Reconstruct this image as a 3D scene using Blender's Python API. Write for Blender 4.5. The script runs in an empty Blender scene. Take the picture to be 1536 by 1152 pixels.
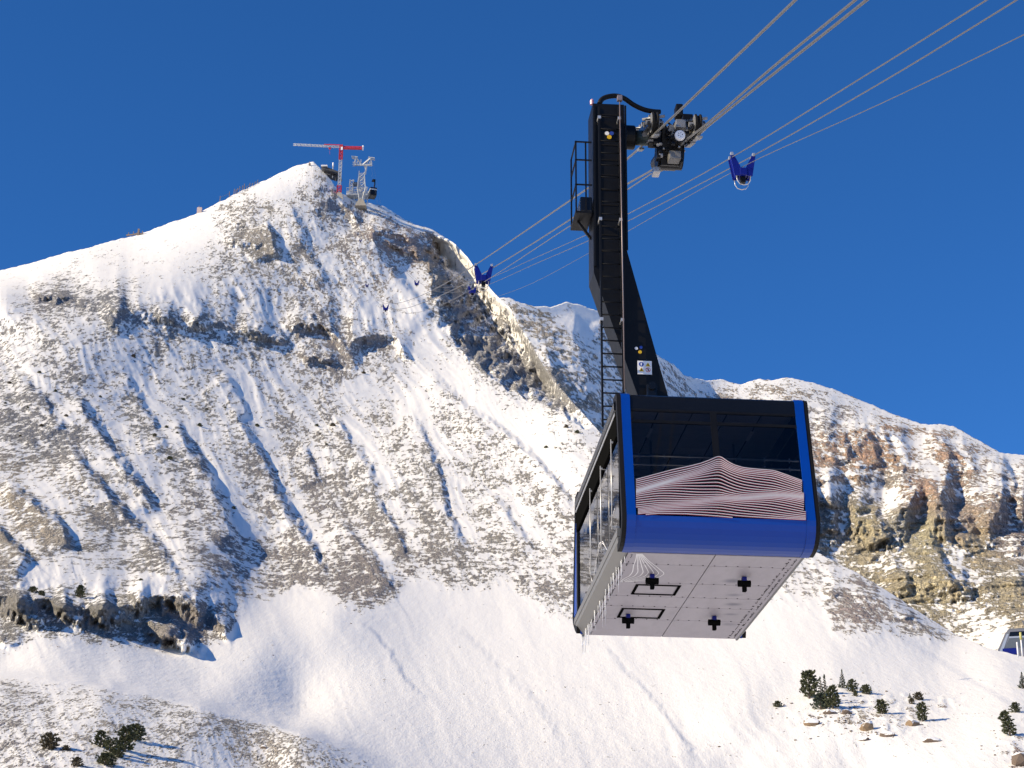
import bpy, bmesh, math, random
import numpy as np
from mathutils import Vector, Matrix

# ------------------------------------------------------------------ camera
scene = bpy.context.scene
COL = scene.collection
FPX = 3000.0                       # focal length in photo pixels (1536 wide)
PITCH, ROLL = 0.3697, 0.0057
_f = np.array([0, math.cos(PITCH), math.sin(PITCH)])
_u0 = np.array([0, -math.sin(PITCH), math.cos(PITCH)])
_r0 = np.array([1.0, 0, 0])
_r = _r0*math.cos(ROLL) + _u0*math.sin(ROLL)
_u = -_r0*math.sin(ROLL) + _u0*math.cos(ROLL)
cam_d = bpy.data.cameras.new('camera')
cam = bpy.data.objects.new('camera', cam_d)
COL.objects.link(cam)
cam.matrix_world = Matrix(((_r[0], _u[0], -_f[0], 0), (_r[1], _u[1], -_f[1], 0), (_r[2], _u[2], -_f[2], 0), (0, 0, 0, 1)))
cam_d.sensor_width = 36.0
cam_d.lens = 36.0*FPX/1536.0
cam_d.clip_start, cam_d.clip_end = 0.1, 60000
scene.camera = cam

# ------------------------------------------------------------------ sky, sun, exposure
SUN_TO = Vector((-0.84, -0.31, 0.45)).normalized()
SUN_EL = math.asin(SUN_TO.z)
SUN_AZ = math.atan2(SUN_TO.x, SUN_TO.y)
world = bpy.data.worlds.new('World'); scene.world = world
world.use_nodes = True
wn = world.node_tree; wn.nodes.clear()
sky = wn.nodes.new('ShaderNodeTexSky'); sky.sky_type = 'NISHITA'
sky.sun_disc = False
sky.sun_elevation = SUN_EL
sky.sun_rotation = SUN_AZ
sky.altitude = 3200
sky.air_density = 0.85
sky.dust_density = 0.0
sky.ozone_density = 5.0
hs = wn.nodes.new('ShaderNodeHueSaturation')
hs.inputs['Saturation'].default_value = 1.18
hs.inputs['Hue'].default_value = 0.504
hs.inputs['Value'].default_value = 1.03
bg = wn.nodes.new('ShaderNodeBackground'); bg.inputs[1].default_value = 0.132
wo = wn.nodes.new('ShaderNodeOutputWorld')
wn.links.new(sky.outputs[0], hs.inputs['Color'])
wn.links.new(hs.outputs[0], bg.inputs[0]); wn.links.new(bg.outputs[0], wo.inputs[0])
sd = bpy.data.lights.new('sun', 'SUN'); sd.energy = 4.4; sd.angle = math.radians(0.5)
sd.color = (1.0, 0.855, 0.60)
so = bpy.data.objects.new('sun', sd); COL.objects.link(so)
so.rotation_euler = SUN_TO.to_track_quat('Z', 'Y').to_euler()
so.location = (-200, -60, 120)
vs = scene.view_settings
vs.view_transform = 'Standard'; vs.look = 'None'; vs.gamma = 1.0; vs.exposure = 0.49
vs.use_curve_mapping = False
scene.cycles.max_bounces = 5
scene.cycles.diffuse_bounces = 3
scene.cycles.adaptive_threshold = 0.025
scene.cycles.transparent_max_bounces = 16

# ------------------------------------------------------------------ helpers
def ray(u, v):
    u = np.asarray(u, float); v = np.asarray(v, float)
    return _f + ((u-768)/FPX)[..., None]*_r + ((576-v)/FPX)[..., None]*_u
def at(u, v, D):
    """world point seen at photo pixel (u, v) and D metres deep"""
    return ray(u, v)*np.asarray(D, float)[..., None]
def tag(o, label=None, cat=None, group=None, kind=None):
    if label: o['label'] = label
    if cat: o['category'] = cat
    if group: o['group'] = group
    if kind: o['kind'] = kind
    return o
def empty(name, loc=(0, 0, 0), rz=0.0):
    o = bpy.data.objects.new(name, None); COL.objects.link(o)
    o.location = loc; o.rotation_euler = (0, 0, rz); o.empty_display_size = 0.5
    return o
class MB:
    def __init__(s): s.v = []; s.f = []; s.sm = []; s.mi = []
    def add(s, vs, fs, smooth=False, mi=0):
        b = len(s.v); s.v += [tuple(map(float, p)) for p in vs]
        for f in fs: s.f.append(tuple(b+i for i in f)); s.sm.append(smooth); s.mi.append(mi)
        return s
    def box(s, lo, hi, mi=0):
        x0, y0, z0 = lo; x1, y1, z1 = hi
        return s.add([(x0,y0,z0),(x1,y0,z0),(x1,y1,z0),(x0,y1,z0),(x0,y0,z1),(x1,y0,z1),(x1,y1,z1),(x0,y1,z1)],
              [(0,3,2,1),(4,5,6,7),(0,1,5,4),(1,2,6,5),(2,3,7,6),(3,0,4,7)], mi=mi)
    def bbox(s, lo, hi, b, mi=0):
        """box with chamfered edges"""
        lo = Vector(lo); hi = Vector(hi); c = (lo+hi)/2; h = (hi-lo)/2
        b = min(b, h.x*.9, h.y*.9, h.z*.9)
        bm = bmesh.new(); bmesh.ops.create_cube(bm, size=2)
        for q in bm.verts: q.co = Vector((q.co.x*h.x, q.co.y*h.y, q.co.z*h.z)) + c
        bmesh.ops.bevel(bm, geom=bm.edges[:], offset=b, segments=2, affect='EDGES', profile=.6)
        bm.verts.index_update()
        s.add([q.co for q in bm.verts], [[q.index for q in f.verts] for f in bm.faces], mi=mi); bm.free()
        return s
    def tube(s, pts, r, n=8, caps=True, smooth=True, mi=0):
        P = [Vector(p) for p in pts]; m = len(P)
        rr = r if hasattr(r, '__len__') else [r]*m
        vs = []; up = None
        for i in range(m):
            t = (P[min(i+1, m-1)] - P[max(i-1, 0)]).normalized()
            if up is None:
                up = Vector((0, 0, 1)) if abs(t.z) < .9 else Vector((1, 0, 0))
            a = t.cross(up).normalized(); b = a.cross(t).normalized(); up = b
            for k in range(n):
                w = 2*math.pi*k/n
                vs.append(P[i] + (a*math.cos(w) + b*math.sin(w))*rr[i])
        fs = [(i*n+k, i*n+(k+1) % n, (i+1)*n+(k+1) % n, (i+1)*n+k) for i in range(m-1) for k in range(n)]
        s.add(vs, fs, smooth, mi)
        if caps:
            b0 = len(s.v)-m*n
            s.f.append(tuple(b0+k for k in range(n-1, -1, -1))); s.sm.append(False); s.mi.append(mi)
            s.f.append(tuple(b0+(m-1)*n+k for k in range(n))); s.sm.append(False); s.mi.append(mi)
        return s
    def bar(s, a, b, w, h=None, mi=0):
        """rectangular bar from a to b"""
        a = Vector(a); b = Vector(b); h = h or w
        t = (b-a).normalized()
        up = Vector((0, 0, 1)) if abs(t.z) < .95 else Vector((0, 1, 0))
        x = t.cross(up).normalized()*w/2; y = x.cross(t).normalized()*h/2
        vs = [a-x-y, a+x-y, a+x+y, a-x+y, b-x-y, b+x-y, b+x+y, b-x+y]
        return s.add(vs, [(0,1,2,3),(7,6,5,4),(1,0,4,5),(2,1,5,6),(3,2,6,7),(0,3,7,4)], mi=mi)
    def prism(s, poly, axis, a, b, mi=0, smooth=False):
        """closed 2-D polygon extruded along an axis ('x','y','z') from a to b"""
        n = len(poly)
        def P(p, w):
            return {'x': (w, p[0], p[1]), 'y': (p[0], w, p[1]), 'z': (p[0], p[1], w)}[axis]
        vs = [P(p, a) for p in poly] + [P(p, b) for p in poly]
        fs = [(i, (i+1) % n, n+(i+1) % n, n+i) for i in range(n)]
        s.add(vs, fs, smooth, mi)
        b0 = len(s.v)-2*n
        s.f += [tuple(b0+i for i in range(n-1, -1, -1)), tuple(b0+n+i for i in range(n))]
        s.sm += [False, False]; s.mi += [mi, mi]
        return s
    def disc(s, c, axis, r, h, n=20, mi=0, prof=None):
        """lathed drum about an axis vector; prof = [(offset along axis, radius)]"""
        c = Vector(c); ax = Vector(axis).normalized()
        up = Vector((0, 0, 1)) if abs(ax.z) < .9 else Vector((1, 0, 0))
        a = ax.cross(up).normalized(); b = a.cross(ax)
        prof = prof or [(-h/2, r), (h/2, r)]
        vs = []
        for o, q in prof:
            for k in range(n):
                w = 2*math.pi*k/n
                vs.append(c + ax*o + (a*math.cos(w) + b*math.sin(w))*q)
        m = len(prof)
        s.add(vs, [(i*n+k, i*n+(k+1) % n, (i+1)*n+(k+1) % n, (i+1)*n+k) for i in range(m-1) for k in range(n)], False, mi)
        b0 = len(s.v)-m*n
        s.f += [tuple(b0+k for k in range(n-1, -1, -1)), tuple(b0+(m-1)*n+k for k in range(n))]
        s.sm += [False, False]; s.mi += [mi, mi]
        return s
    def mesh(s, name, mats):
        me = bpy.data.meshes.new(name)
        me.from_pydata(s.v, [], s.f)
        for m in (mats if isinstance(mats, (list, tuple)) else [mats]): me.materials.append(m)
        me.polygons.foreach_set('use_smooth', s.sm)
        me.polygons.foreach_set('material_index', s.mi)
        bm = bmesh.new(); bm.from_mesh(me); bmesh.ops.recalc_face_normals(bm, faces=bm.faces[:]); bm.to_mesh(me); bm.free()
        me.update()
        return me
    def build(s, name, mats, parent=None):
        o = bpy.data.objects.new(name, s.mesh(name, mats)); COL.objects.link(o)
        if parent: o.parent = parent
        return o
def copy_tree(o, parent=None):
    c = o.copy(); COL.objects.link(c); c.parent = parent
    for ch in o.children: copy_tree(ch, c)
    return c

# ---- materials
def new_mat(name):
    m = bpy.data.materials.new(name); m.use_nodes = True
    nt = m.node_tree; b = nt.nodes['Principled BSDF']
    return m, nt, b
def N(nt, typ, **kw):
    n = nt.nodes.new(typ)
    for k, v in kw.items(): setattr(n, k, v)
    return n
def paint(name, col, rough=.5, metal=0.0, var=.12, scale=6.0, bump=0.0, coat=0.0, spec=.5):
    """plain painted / metal surface with slight uneven tone and roughness"""
    m, nt, b = new_mat(name)
    tc = N(nt, 'ShaderNodeTexCoord'); nz = N(nt, 'ShaderNodeTexNoise')
    nz.inputs['Scale'].default_value = scale; nz.inputs['Detail'].default_value = 6; nz.inputs['Roughness'].default_value = .65
    nt.links.new(tc.outputs['Object'], nz.inputs['Vector'])
    mx = N(nt, 'ShaderNodeMix', data_type='RGBA')
    mx.inputs[6].default_value = (*[c*(1-var) for c in col], 1); mx.inputs[7].default_value = (*[min(1, c*(1+var)) for c in col], 1)
    nt.links.new(nz.outputs[0], mx.inputs[0]); nt.links.new(mx.outputs[2], b.inputs['Base Color'])
    mr = N(nt, 'ShaderNodeMapRange'); mr.inputs[3].default_value = max(0.02, rough-.08); mr.inputs[4].default_value = min(1, rough+.1)
    nt.links.new(nz.outputs[0], mr.inputs[0]); nt.links.new(mr.outputs[0], b.inputs['Roughness'])
    b.inputs['Metallic'].default_value = metal; b.inputs['Coat Weight'].default_value = coat
    b.inputs['Specular IOR Level'].default_value = spec
    b.inputs['Coat Roughness'].default_value = .05
    if bump:
        bp = N(nt, 'ShaderNodeBump'); bp.inputs['Strength'].default_value = bump; bp.inputs['Distance'].default_value = .01
        nt.links.new(nz.outputs[0], bp.inputs['Height']); nt.links.new(bp.outputs[0], b.inputs['Normal'])
    return m

# ---- numpy noise
_rng = np.random.RandomState(7)
_perm = np.concatenate([_rng.permutation(256)]*3).astype(np.int32)
_g3 = _rng.normal(size=(256, 3)); _g3 = (_g3/np.linalg.norm(_g3, axis=1)[:, None]).astype(np.float32)
def perlin(x, y, z=None, seed=0):
    x = np.asarray(x, np.float32); y = np.asarray(y, np.float32)
    z = np.zeros_like(x) if z is None else np.asarray(z, np.float32)
    x = x + seed*17.31; y = y + seed*9.77; z = z + seed*5.13
    xi = np.floor(x).astype(np.int32); yi = np.floor(y).astype(np.int32); zi = np.floor(z).astype(np.int32)
    xf = x-xi; yf = y-yi; zf = z-zi
    xi &= 255; yi &= 255; zi &= 255
    w = lambda t: t*t*t*(t*(t*6-15)+10)
    a, b, c = w(xf), w(yf), w(zf)
    out = 0
    for dx in (0, 1):
        wx = a if dx else 1-a
        for dy in (0, 1):
            wy = b if dy else 1-b
            h2 = _perm[_perm[(xi+dx) & 255] + ((yi+dy) & 255)]
            for dz in (0, 1):
                wz = c if dz else 1-c
                g = _g3[_perm[h2 + ((zi+dz) & 255)]]
                out = out + wx*wy*wz*(g[..., 0]*(xf-dx) + g[..., 1]*(yf-dy) + g[..., 2]*(zf-dz))
    return out*1.6
def fbm(x, y, z, oct=4, seed=0, gain=.5, ridged=False):
    s = 0; a = 1; f = 1; t = 0
    for o in range(oct):
        n = perlin(x*f, y*f, None if z is None else z*f, seed+o*3)
        if ridged: n = 1-2*np.abs(n)
        s = s + a*n; t += a; a *= gain; f *= 2.03
    return s/t
def sstep(a, b, x):
    t = np.clip((x-a)/(b-a), 0, 1); return t*t*(3-2*t)
def tps(ctrl):
    c = np.array(ctrl, float); X = c[:, :2]/300.0; y = c[:, 2]
    def K(r2): return np.where(r2 > 1e-12, .5*r2*np.log(np.maximum(r2, 1e-12)), 0)
    n = len(c); A = np.zeros((n+3, n+3))
    A[:n, :n] = K(((X[:, None]-X[None])**2).sum(-1)) + 1e-3*np.eye(n)
    A[:n, n] = 1; A[:n, n+1:] = X; A[n, :n] = 1; A[n+1:, :n] = X.T
    w = np.linalg.solve(A, np.concatenate([y, [0, 0, 0]]))
    def ev(u, v):
        u = u/300.0; v = v/300.0
        o = w[n] + w[n+1]*u + w[n+2]*v
        for i in range(n): o = o + w[i]*K((u-X[i, 0])**2 + (v-X[i, 1])**2)
        return o
    return ev
def idw(ctrl, u, v, p=1.6, s=30.0):
    num = 0; den = 0
    for a, b, val in ctrl:
        k = 1.0/(((u-a)**2 + (v-b)**2 + s*s)**p); num = num + k*val; den = den + k
    return num/den
def polydist(poly, u, v):
    """signed distance (positive = right/below side when the line runs downward) and position 0..1 along"""
    P = np.array(poly, float); best = np.full(u.shape, 1e9); sg = np.zeros(u.shape); tt = np.zeros(u.shape)
    L = np.concatenate([[0], np.cumsum(np.hypot(*(P[1:]-P[:-1]).T))])
    for i in range(len(P)-1):
        a, b = P[i], P[i+1]; d = b-a; l2 = d@d
        t = np.clip(((u-a[0])*d[0] + (v-a[1])*d[1])/l2, 0, 1)
        dx = u-(a[0]+t*d[0]); dy = v-(a[1]+t*d[1]); r = np.hypot(dx, dy)
        m = r < best
        best = np.where(m, r, best)
        sg = np.where(m, np.sign(-(d[0]*(v-a[1]) - d[1]*(u-a[0]))), sg)
        tt = np.where(m, (L[i] + t*math.sqrt(l2))/L[-1], tt)
    return best*sg, tt

# ------------------------------------------------------------------ terrain
def snow_rock_material(name, fine, mapping=(1, .22, .36), dust=.82):
    m, nt, b = new_mat(name)
    L = nt.links.new
    tc = N(nt, 'ShaderNodeTexCoord')
    at_r = N(nt, 'ShaderNodeAttribute', attribute_name='rock'); at_c = N(nt, 'ShaderNodeAttribute', attribute_name='rockcol')
    n1 = N(nt, 'ShaderNodeTexNoise'); n1.inputs['Scale'].default_value = fine; n1.inputs['Detail'].default_value = 5; n1.inputs['Roughness'].default_value = .68
    n2 = N(nt, 'ShaderNodeTexNoise'); n2.inputs['Scale'].default_value = fine*.27; n2.inputs['Detail'].default_value = 4; n2.inputs['Roughness'].default_value = .6
    mp = N(nt, 'ShaderNodeMapping'); mp.inputs['Scale'].default_value = mapping
    L(tc.outputs['Object'], mp.inputs[0])
    at_n = N(nt, 'ShaderNodeAttribute', attribute_name='nearness')
    n1b = N(nt, 'ShaderNodeTexNoise'); n1b.inputs['Scale'].default_value = fine*3.4; n1b.inputs['Detail'].default_value = 4; n1b.inputs['Roughness'].default_value = .68
    n2b = N(nt, 'ShaderNodeTexNoise'); n2b.inputs['Scale'].default_value = fine*1.0; n2b.inputs['Detail'].default_value = 3; n2b.inputs['Roughness'].default_value = .6
    for n_ in (n1, n2, n1b, n2b): L(mp.outputs[0], n_.inputs['Vector'])
    def blend(a, c):
        q = N(nt, 'ShaderNodeMix', data_type='FLOAT'); L(at_n.outputs['Fac'], q.inputs[0]); L(a.outputs[0], q.inputs[2]); L(c.outputs[0], q.inputs[3]); return q
    n1 = blend(n1, n1b); n2 = blend(n2, n2b)
    def math_(op, a, c, clamp=False):
        q = N(nt, 'ShaderNodeMath', operation=op, use_clamp=clamp)
        for i, s in enumerate((a, c)):
            if hasattr(s, 'links'): L(s, q.inputs[i])
            else: q.inputs[i].default_value = s
        return q.outputs[0]
    s = math_('MULTIPLY', math_('SUBTRACT', n1.outputs[0], .5), 3.0)
    s2 = math_('MULTIPLY', math_('SUBTRACT', n2.outputs[0], .5), 1.8)
    # bedding layers and cracks of the bare rock
    mp2 = N(nt, 'ShaderNodeMapping'); mp2.inputs['Scale'].default_value = (.16, .16, 1.5); L(tc.outputs['Object'], mp2.inputs[0])
    bed = N(nt, 'ShaderNodeTexNoise'); bed.inputs['Scale'].default_value = fine*.9; bed.inputs['Detail'].default_value = 3; bed.inputs['Roughness'].default_value = .65; bed.inputs['Distortion'].default_value = .6
    L(mp2.outputs[0], bed.inputs['Vector'])
    mp3 = N(nt, 'ShaderNodeMapping'); mp3.inputs['Scale'].default_value = (1, .5, .55); L(tc.outputs['Object'], mp3.inputs[0])
    wob = N(nt, 'ShaderNodeTexNoise'); wob.inputs['Scale'].default_value = fine*1.3; wob.inputs['Detail'].default_value = 2; L(mp3.outputs[0], wob.inputs['Vector'])
    wv = N(nt, 'ShaderNodeVectorMath', operation='MULTIPLY_ADD'); L(wob.outputs['Color'], wv.inputs[0]); wv.inputs[1].default_value = (1.6/fine,)*3; L(mp3.outputs[0], wv.inputs[2])
    vor = N(nt, 'ShaderNodeTexVoronoi', feature='DISTANCE_TO_EDGE'); vor.inputs['Scale'].default_value = fine*.55; L(wv.outputs[0], vor.inputs['Vector'])
    vor2 = N(nt, 'ShaderNodeTexVoronoi', feature='DISTANCE_TO_EDGE'); vor2.inputs['Scale'].default_value = fine*1.5; L(wv.outputs[0], vor2.inputs['Vector'])
    def crk(vv, w):
        q = N(nt, 'ShaderNodeMapRange', interpolation_type='SMOOTHSTEP'); L(vv.outputs['Distance'], q.inputs[0]); q.inputs[2].default_value = w; return q.outputs[0]
    c1 = crk(vor, .14); c2 = crk(vor2, .16)
    crack = math_('ADD', math_('MULTIPLY', c1, .6), math_('MULTIPLY', c2, .4))
    s3 = math_('MULTIPLY', math_('SUBTRACT', bed.outputs[0], .5), 1.1)
    x = math_('ADD', math_('ADD', math_('ADD', at_r.outputs['Fac'], s), s2), s3)
    mr = N(nt, 'ShaderNodeMapRange', interpolation_type='SMOOTHSTEP'); mr.inputs[1].default_value = .30; mr.inputs[2].default_value = .60
    mr.inputs[4].default_value = dust
    L(x, mr.inputs[0]); fac = mr.outputs[0]
    # rock tone
    n3 = N(nt, 'ShaderNodeTexNoise'); n3.inputs['Scale'].default_value = fine*1.7; n3.inputs['Detail'].default_value = 3; n3.inputs['Roughness'].default_value = .7
    L(mp.outputs[0], n3.inputs['Vector'])
    r3 = N(nt, 'ShaderNodeMapRange'); r3.inputs[1].default_value = .3; r3.inputs[2].default_value = .7; r3.inputs[3].default_value = .55; r3.inputs[4].default_value = 1.4
    L(n3.outputs[0], r3.inputs[0])
    tone = math_('MULTIPLY', r3.outputs[0], math_('ADD', math_('MULTIPLY', crack, .5), .5))
    tone = math_('MULTIPLY', tone, math_('ADD', math_('MULTIPLY', bed.outputs[0], 1.3), .45))
    mul = N(nt, 'ShaderNodeMix', data_type='RGBA', blend_type='MULTIPLY'); mul.inputs[0].default_value = 1
    L(at_c.outputs['Color'], mul.inputs[6]); L(tone, mul.inputs[7])
    sn = N(nt, 'ShaderNodeMix', data_type='RGBA')
    sn.inputs[6].default_value = (.81, .78, .74, 1); sn.inputs[7].default_value = (.89, .86, .82, 1)
    L(n2.outputs[0], sn.inputs[0])
    mx = N(nt, 'ShaderNodeMix', data_type='RGBA'); L(fac, mx.inputs[0]); L(sn.outputs[2], mx.inputs[6]); L(mul.outputs[2], mx.inputs[7])
    L(mx.outputs[2], b.inputs['Base Color'])
    b.inputs['Roughness'].default_value = .85; b.inputs['Specular IOR Level'].default_value = .15
    bp = N(nt, 'ShaderNodeBump'); bp.inputs['Distance'].default_value = .8/fine
    hm = math_('ADD', math_('MULTIPLY', n1.outputs[0], math_('ADD', math_('MULTIPLY', fac, 1.0), .07)), math_('MULTIPLY', n2.outputs[0], .14))
    hm = math_('ADD', hm, math_('MULTIPLY', fac, math_('ADD', math_('MULTIPLY', crack, .9), math_('MULTIPLY', bed.outputs[0], .9))))
    L(hm, bp.inputs['Height']); bp.inputs['Strength'].default_value = .9
    L(bp.outputs[0], b.inputs['Normal'])
    return m

def grid_object(name, P, rock, col, mat, near, backwards=False):
    ni, nj = P.shape[:2]
    me = bpy.data.meshes.new(name)
    nv = ni*nj
    me.vertices.add(nv); me.vertices.foreach_set('co', P.reshape(-1).astype(np.float32))
    a = (np.arange(ni-1)[:, None]*nj + np.arange(nj-1)[None]).reshape(-1)
    q = np.stack([a, a+nj, a+nj+1, a+1], 1)
    if backwards: q = q[:, ::-1]
    nf = len(q)
    me.loops.add(nf*4); me.loops.foreach_set('vertex_index', q.reshape(-1).astype(np.int32))
    me.polygons.add(nf); me.polygons.foreach_set('loop_start', (np.arange(nf)*4).astype(np.int32))
    me.polygons.foreach_set('loop_total', np.full(nf, 4, np.int32))
    me.update(calc_edges=True)
    me.polygons.foreach_set('use_smooth', np.ones(nf, bool))
    at1 = me.attributes.new('rock', 'FLOAT', 'POINT'); at1.data.foreach_set('value', rock.reshape(-1).astype(np.float32))
    at2 = me.attributes.new('rockcol', 'FLOAT_COLOR', 'POINT')
    c4 = np.concatenate([col.reshape(-1, 3), np.ones((nv, 1))], 1).astype(np.float32)
    at2.data.foreach_set('color', c4.reshape(-1))
    at3 = me.attributes.new('nearness', 'FLOAT', 'POINT'); at3.data.foreach_set('value', near.reshape(-1).astype(np.float32))
    me.materials.append(mat)
    o = bpy.data.objects.new(name, me); COL.objects.link(o); o['kind'] = 'structure'
    return o
def normals(P):
    a = np.gradient(P, axis=0); b = np.gradient(P, axis=1)
    n = np.cross(a, b); n /= np.linalg.norm(n, axis=-1, keepdims=True)+1e-9
    n *= np.sign(n[..., 2:3]+1e-9)
    return n
def back_rows(P, dists, slope):
    """continue a sheet over its crest, down the far side (last row = crest)"""
    crest = P[:, -1]; h = crest.copy(); h[:, 2] = 0; h /= np.linalg.norm(h, axis=1)[:, None]
    rows = []
    for s in dists:
        p = crest + h*s; p[:, 2] = crest[:, 2] - slope*s*s/(s+25.0)
        rows.append(p)
    return np.concatenate([P, np.stack(rows, 1)], 1)

# --- main mountain: bowl, face, summit and the spur that runs down to the right
U_M = np.concatenate([np.linspace(-900, -10, 70), np.arange(0, 1537, 1.6), np.linspace(1548, 2300, 45)])
RIDGE_M = np.array([(-900, 560), (-400, 455), (-150, 425), (0, 406), (30, 398), (60, 391), (100, 378), (130, 373), (165, 362), (200, 354), (225, 346), (250, 336), (280, 326), (300, 318), (330, 303), (360, 287), (390, 274), (420, 259),
   (445, 248), (458, 245), (470, 243), (478, 250), (490, 262), (500, 276), (512, 290), (530, 300), (548, 303), (562, 306), (575, 309), (590, 318), (605, 328), (622, 336), (645, 343), (665, 354), (683, 366), (700, 384), (712, 401),
   (722, 412), (735, 432), (750, 448), (764, 460), (778, 486), (795, 513), (815, 548), (835, 575), (858, 602), (880, 626), (905, 654), (960, 686), (1100, 760), (1225, 828), (1290, 862), (1340, 892), (1385, 922), (1430, 950),
   (1480, 972), (1536, 985), (1700, 1010), (2300, 1060)], float)
CT_M = [(-900,1620,70),(-300,1620,75),(0,1620,78),(400,1620,80),(768,1620,82),(1150,1620,82),(1536,1620,80),(2300,1620,75),
 (-900,1300,110),(0,1300,135),(768,1300,165),(1536,1300,165),(2300,1300,140),
 (-900,1152,140),(-300,1152,165),(0,1152,178),(200,1152,185),(400,1152,205),(768,1152,232),(1100,1152,240),(1300,1152,236),(1536,1152,222),(2000,1152,200),
 (0,1030,232),(150,1040,232),(300,1060,238),(450,1100,230),(0,1010,252),(150,1015,255),(300,1030,266),(450,1070,264),
 (-300,1000,230),(0,960,280),(250,960,308),(400,960,316),(600,1050,280),(850,1010,310),(1100,1000,308),(1100,1080,262),
 (1200,1020,292),(1250,1060,266),(1300,1000,304),(1330,1090,252),(1450,1030,286),(1520,1100,240),(1500,1005,300),(2000,1070,250),
 (1225,828,440),(1430,950,352),(1536,985,318),(1300,920,356),(1180,900,374),(1050,900,385),(2300,1060,270),(1700,1010,300),
 (0,870,318),(150,870,335),(300,870,355),(0,820,360),(-300,850,290),(-900,800,260),(-900,560,420),
 (0,750,425),(0,600,560),(0,500,660),(0,440,710),(150,428,752),(260,400,812),(390,335,910),(0,406,850),(200,354,910),(360,287,970),(-400,455,760),(-300,650,480),
 (200,600,612),(200,800,420),(200,700,505),(400,500,760),(400,700,575),(400,850,430),(600,600,712),(600,800,490),(800,700,592),(800,850,440),(750,920,378),(500,930,344),(600,700,592),
 (430,400,858),(500,350,930),(470,243,1010),(445,270,985),(505,290,985),(548,303,1000),(530,330,965),(560,350,948),
 (600,425,893),(650,485,842),(700,535,792),(760,580,730),(850,622,652),(905,654,620),(1060,740,520),
 (600,328,1005),(645,343,1002),(620,400,930),(650,440,885),
 (683,366,985),(712,401,955),(764,460,890),(795,513,835),(835,575,752)]
RIBS_M = [  # (line on the photo, push towards the viewer, left width, right width)
 ([(255,630),(267,651),(309,713),(342,791),(352,830)], 9, 60, 15),
 ([(345,615),(358,635),(390,690),(417,745),(462,810),(482,850)], 7.5, 55, 13),
 ([(105,590),(120,609),(156,667),(182,700),(212,742),(236,778)], 9, 55, 17),
 ([(95,665),(107,680),(146,732),(182,771),(228,817),(272,880)], 8.5, 50, 16),
 ([(5,725),(29,742),(65,771),(95,797),(104,830)], 11, 40, 14),
 ([(-40,770),(0,800),(30,830),(50,845)], 9, 40, 12),
 ([(500,625),(520,659),(550,701),(566,740)], 6, 60, 12),
 ([(610,620),(634,659),(660,730),(670,776),(703,834)], 6.5, 60, 12),
 ([(450,670),(459,685),(478,727)], 4, 40, 10),
 ([(410,740),(420,760),(465,825),(493,868)], 6, 45, 11),
 ([(700,610),(725,629),(791,681),(833,727),(860,770)], 6, 60, 12),
 ([(505,775),(520,795),(563,847),(590,890)], 5.5, 45, 11),
 ([(555,735),(563,753),(592,795),(612,841)], 5.5, 30, 11),
 ([(735,740),(770,790),(800,830)], 4, 40, 12),
 ([(640,560),(690,610),(740,660)], 3.5, 50, 14),
 ([(330,560),(350,585),(372,630)], 4, 40, 12),
 ([(20,560),(60,600),(95,650)], 5, 40, 12),
 ([(180,560),(205,600),(230,640),(250,680)], 4.5, 40, 12),
 ([(396,333),(408,358),(418,385)], 9, 26, 8),
 ([(430,300),(445,340),(462,380),(490,430)], 4.5, 40, 12),
 ([(545,330),(556,352),(570,385),(590,415),(620,450),(650,485)], 8, 40, 14),
 ([(668,405),(680,430),(692,455)], 8, 24, 10), ([(700,395),(712,420),(720,440)], 6, 20, 10),
 ([(530,930),(566,958),(585,985),(604,1020),(640,1056)], 1.1, 40, 10), ([(655,925),(700,962),(748,1005),(800,1056),(850,1130)], .8, 50, 13),
 ([(890,960),(930,1005),(985,1060),(1015,1105),(1050,1150)], 1.0, 46, 11),
 ([(1225,830),(1290,866),(1385,925),(1430,952)], 5, 40, 14)]
CLIFFS_M = [  # (top edge left to right, push, decay above, drop below)
 ([(-120,872),(-40,884),(0,893),(34,900)], 11, 30, 34), ([(22,905),(60,899),(98,909)], 10, 24, 30), ([(88,903),(130,913),(162,906)], 11, 26, 36), ([(148,916),(190,908),(216,899)], 10, 26, 36), ([(204,896),(240,892),(272,898),(302,918)], 12, 30, 34), ([(40,926),(80,932),(118,930)], 6, 16, 22), ([(170,928),(215,934),(262,944)], 7, 16, 24), ([(225,948),(262,954),(300,972)], 8, 20, 22),
 ([(300,915),(322,925),(345,945)], 7, 30, 20), ([(245,955),(270,962),(300,975)], 7, 25, 16), ([(0,960),(25,965)], 7, 20, 14),
 ([(52,440),(110,447),(150,450),(187,466)], 11, 40, 16), ([(150,470),(170,478),(188,490)], 9, 22, 14), ([(200,466),(250,476),(287,492)], 13, 40, 17),
 ([(290,484),(340,489),(380,497),(424,510)], 11, 36, 16), ([(426,489),(470,485),(495,492),(512,512),(532,542)], 12, 40, 15),
 ([(528,508),(570,503),(596,508),(608,527)], 12, 40, 15), ([(455,535),(490,538),(530,548)], 7, 25, 12),
 ([(560,345),(590,350),(622,356)], 10, 30, 14), ([(575,365),(600,372),(632,380)], 8, 20, 10),
 ([(355,335),(380,332),(398,335)], 7, 25, 12), ([(340,360),(370,365),(400,372)], 6, 20, 10), ([(505,290),(520,310),(540,345)], 6, 20, 10),
 ([(1240,890),(1270,885),(1310,895),(1340,908)], 5, 25, 14), ([(1325,920),(1360,922),(1410,940)], 4, 20, 12)]
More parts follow.
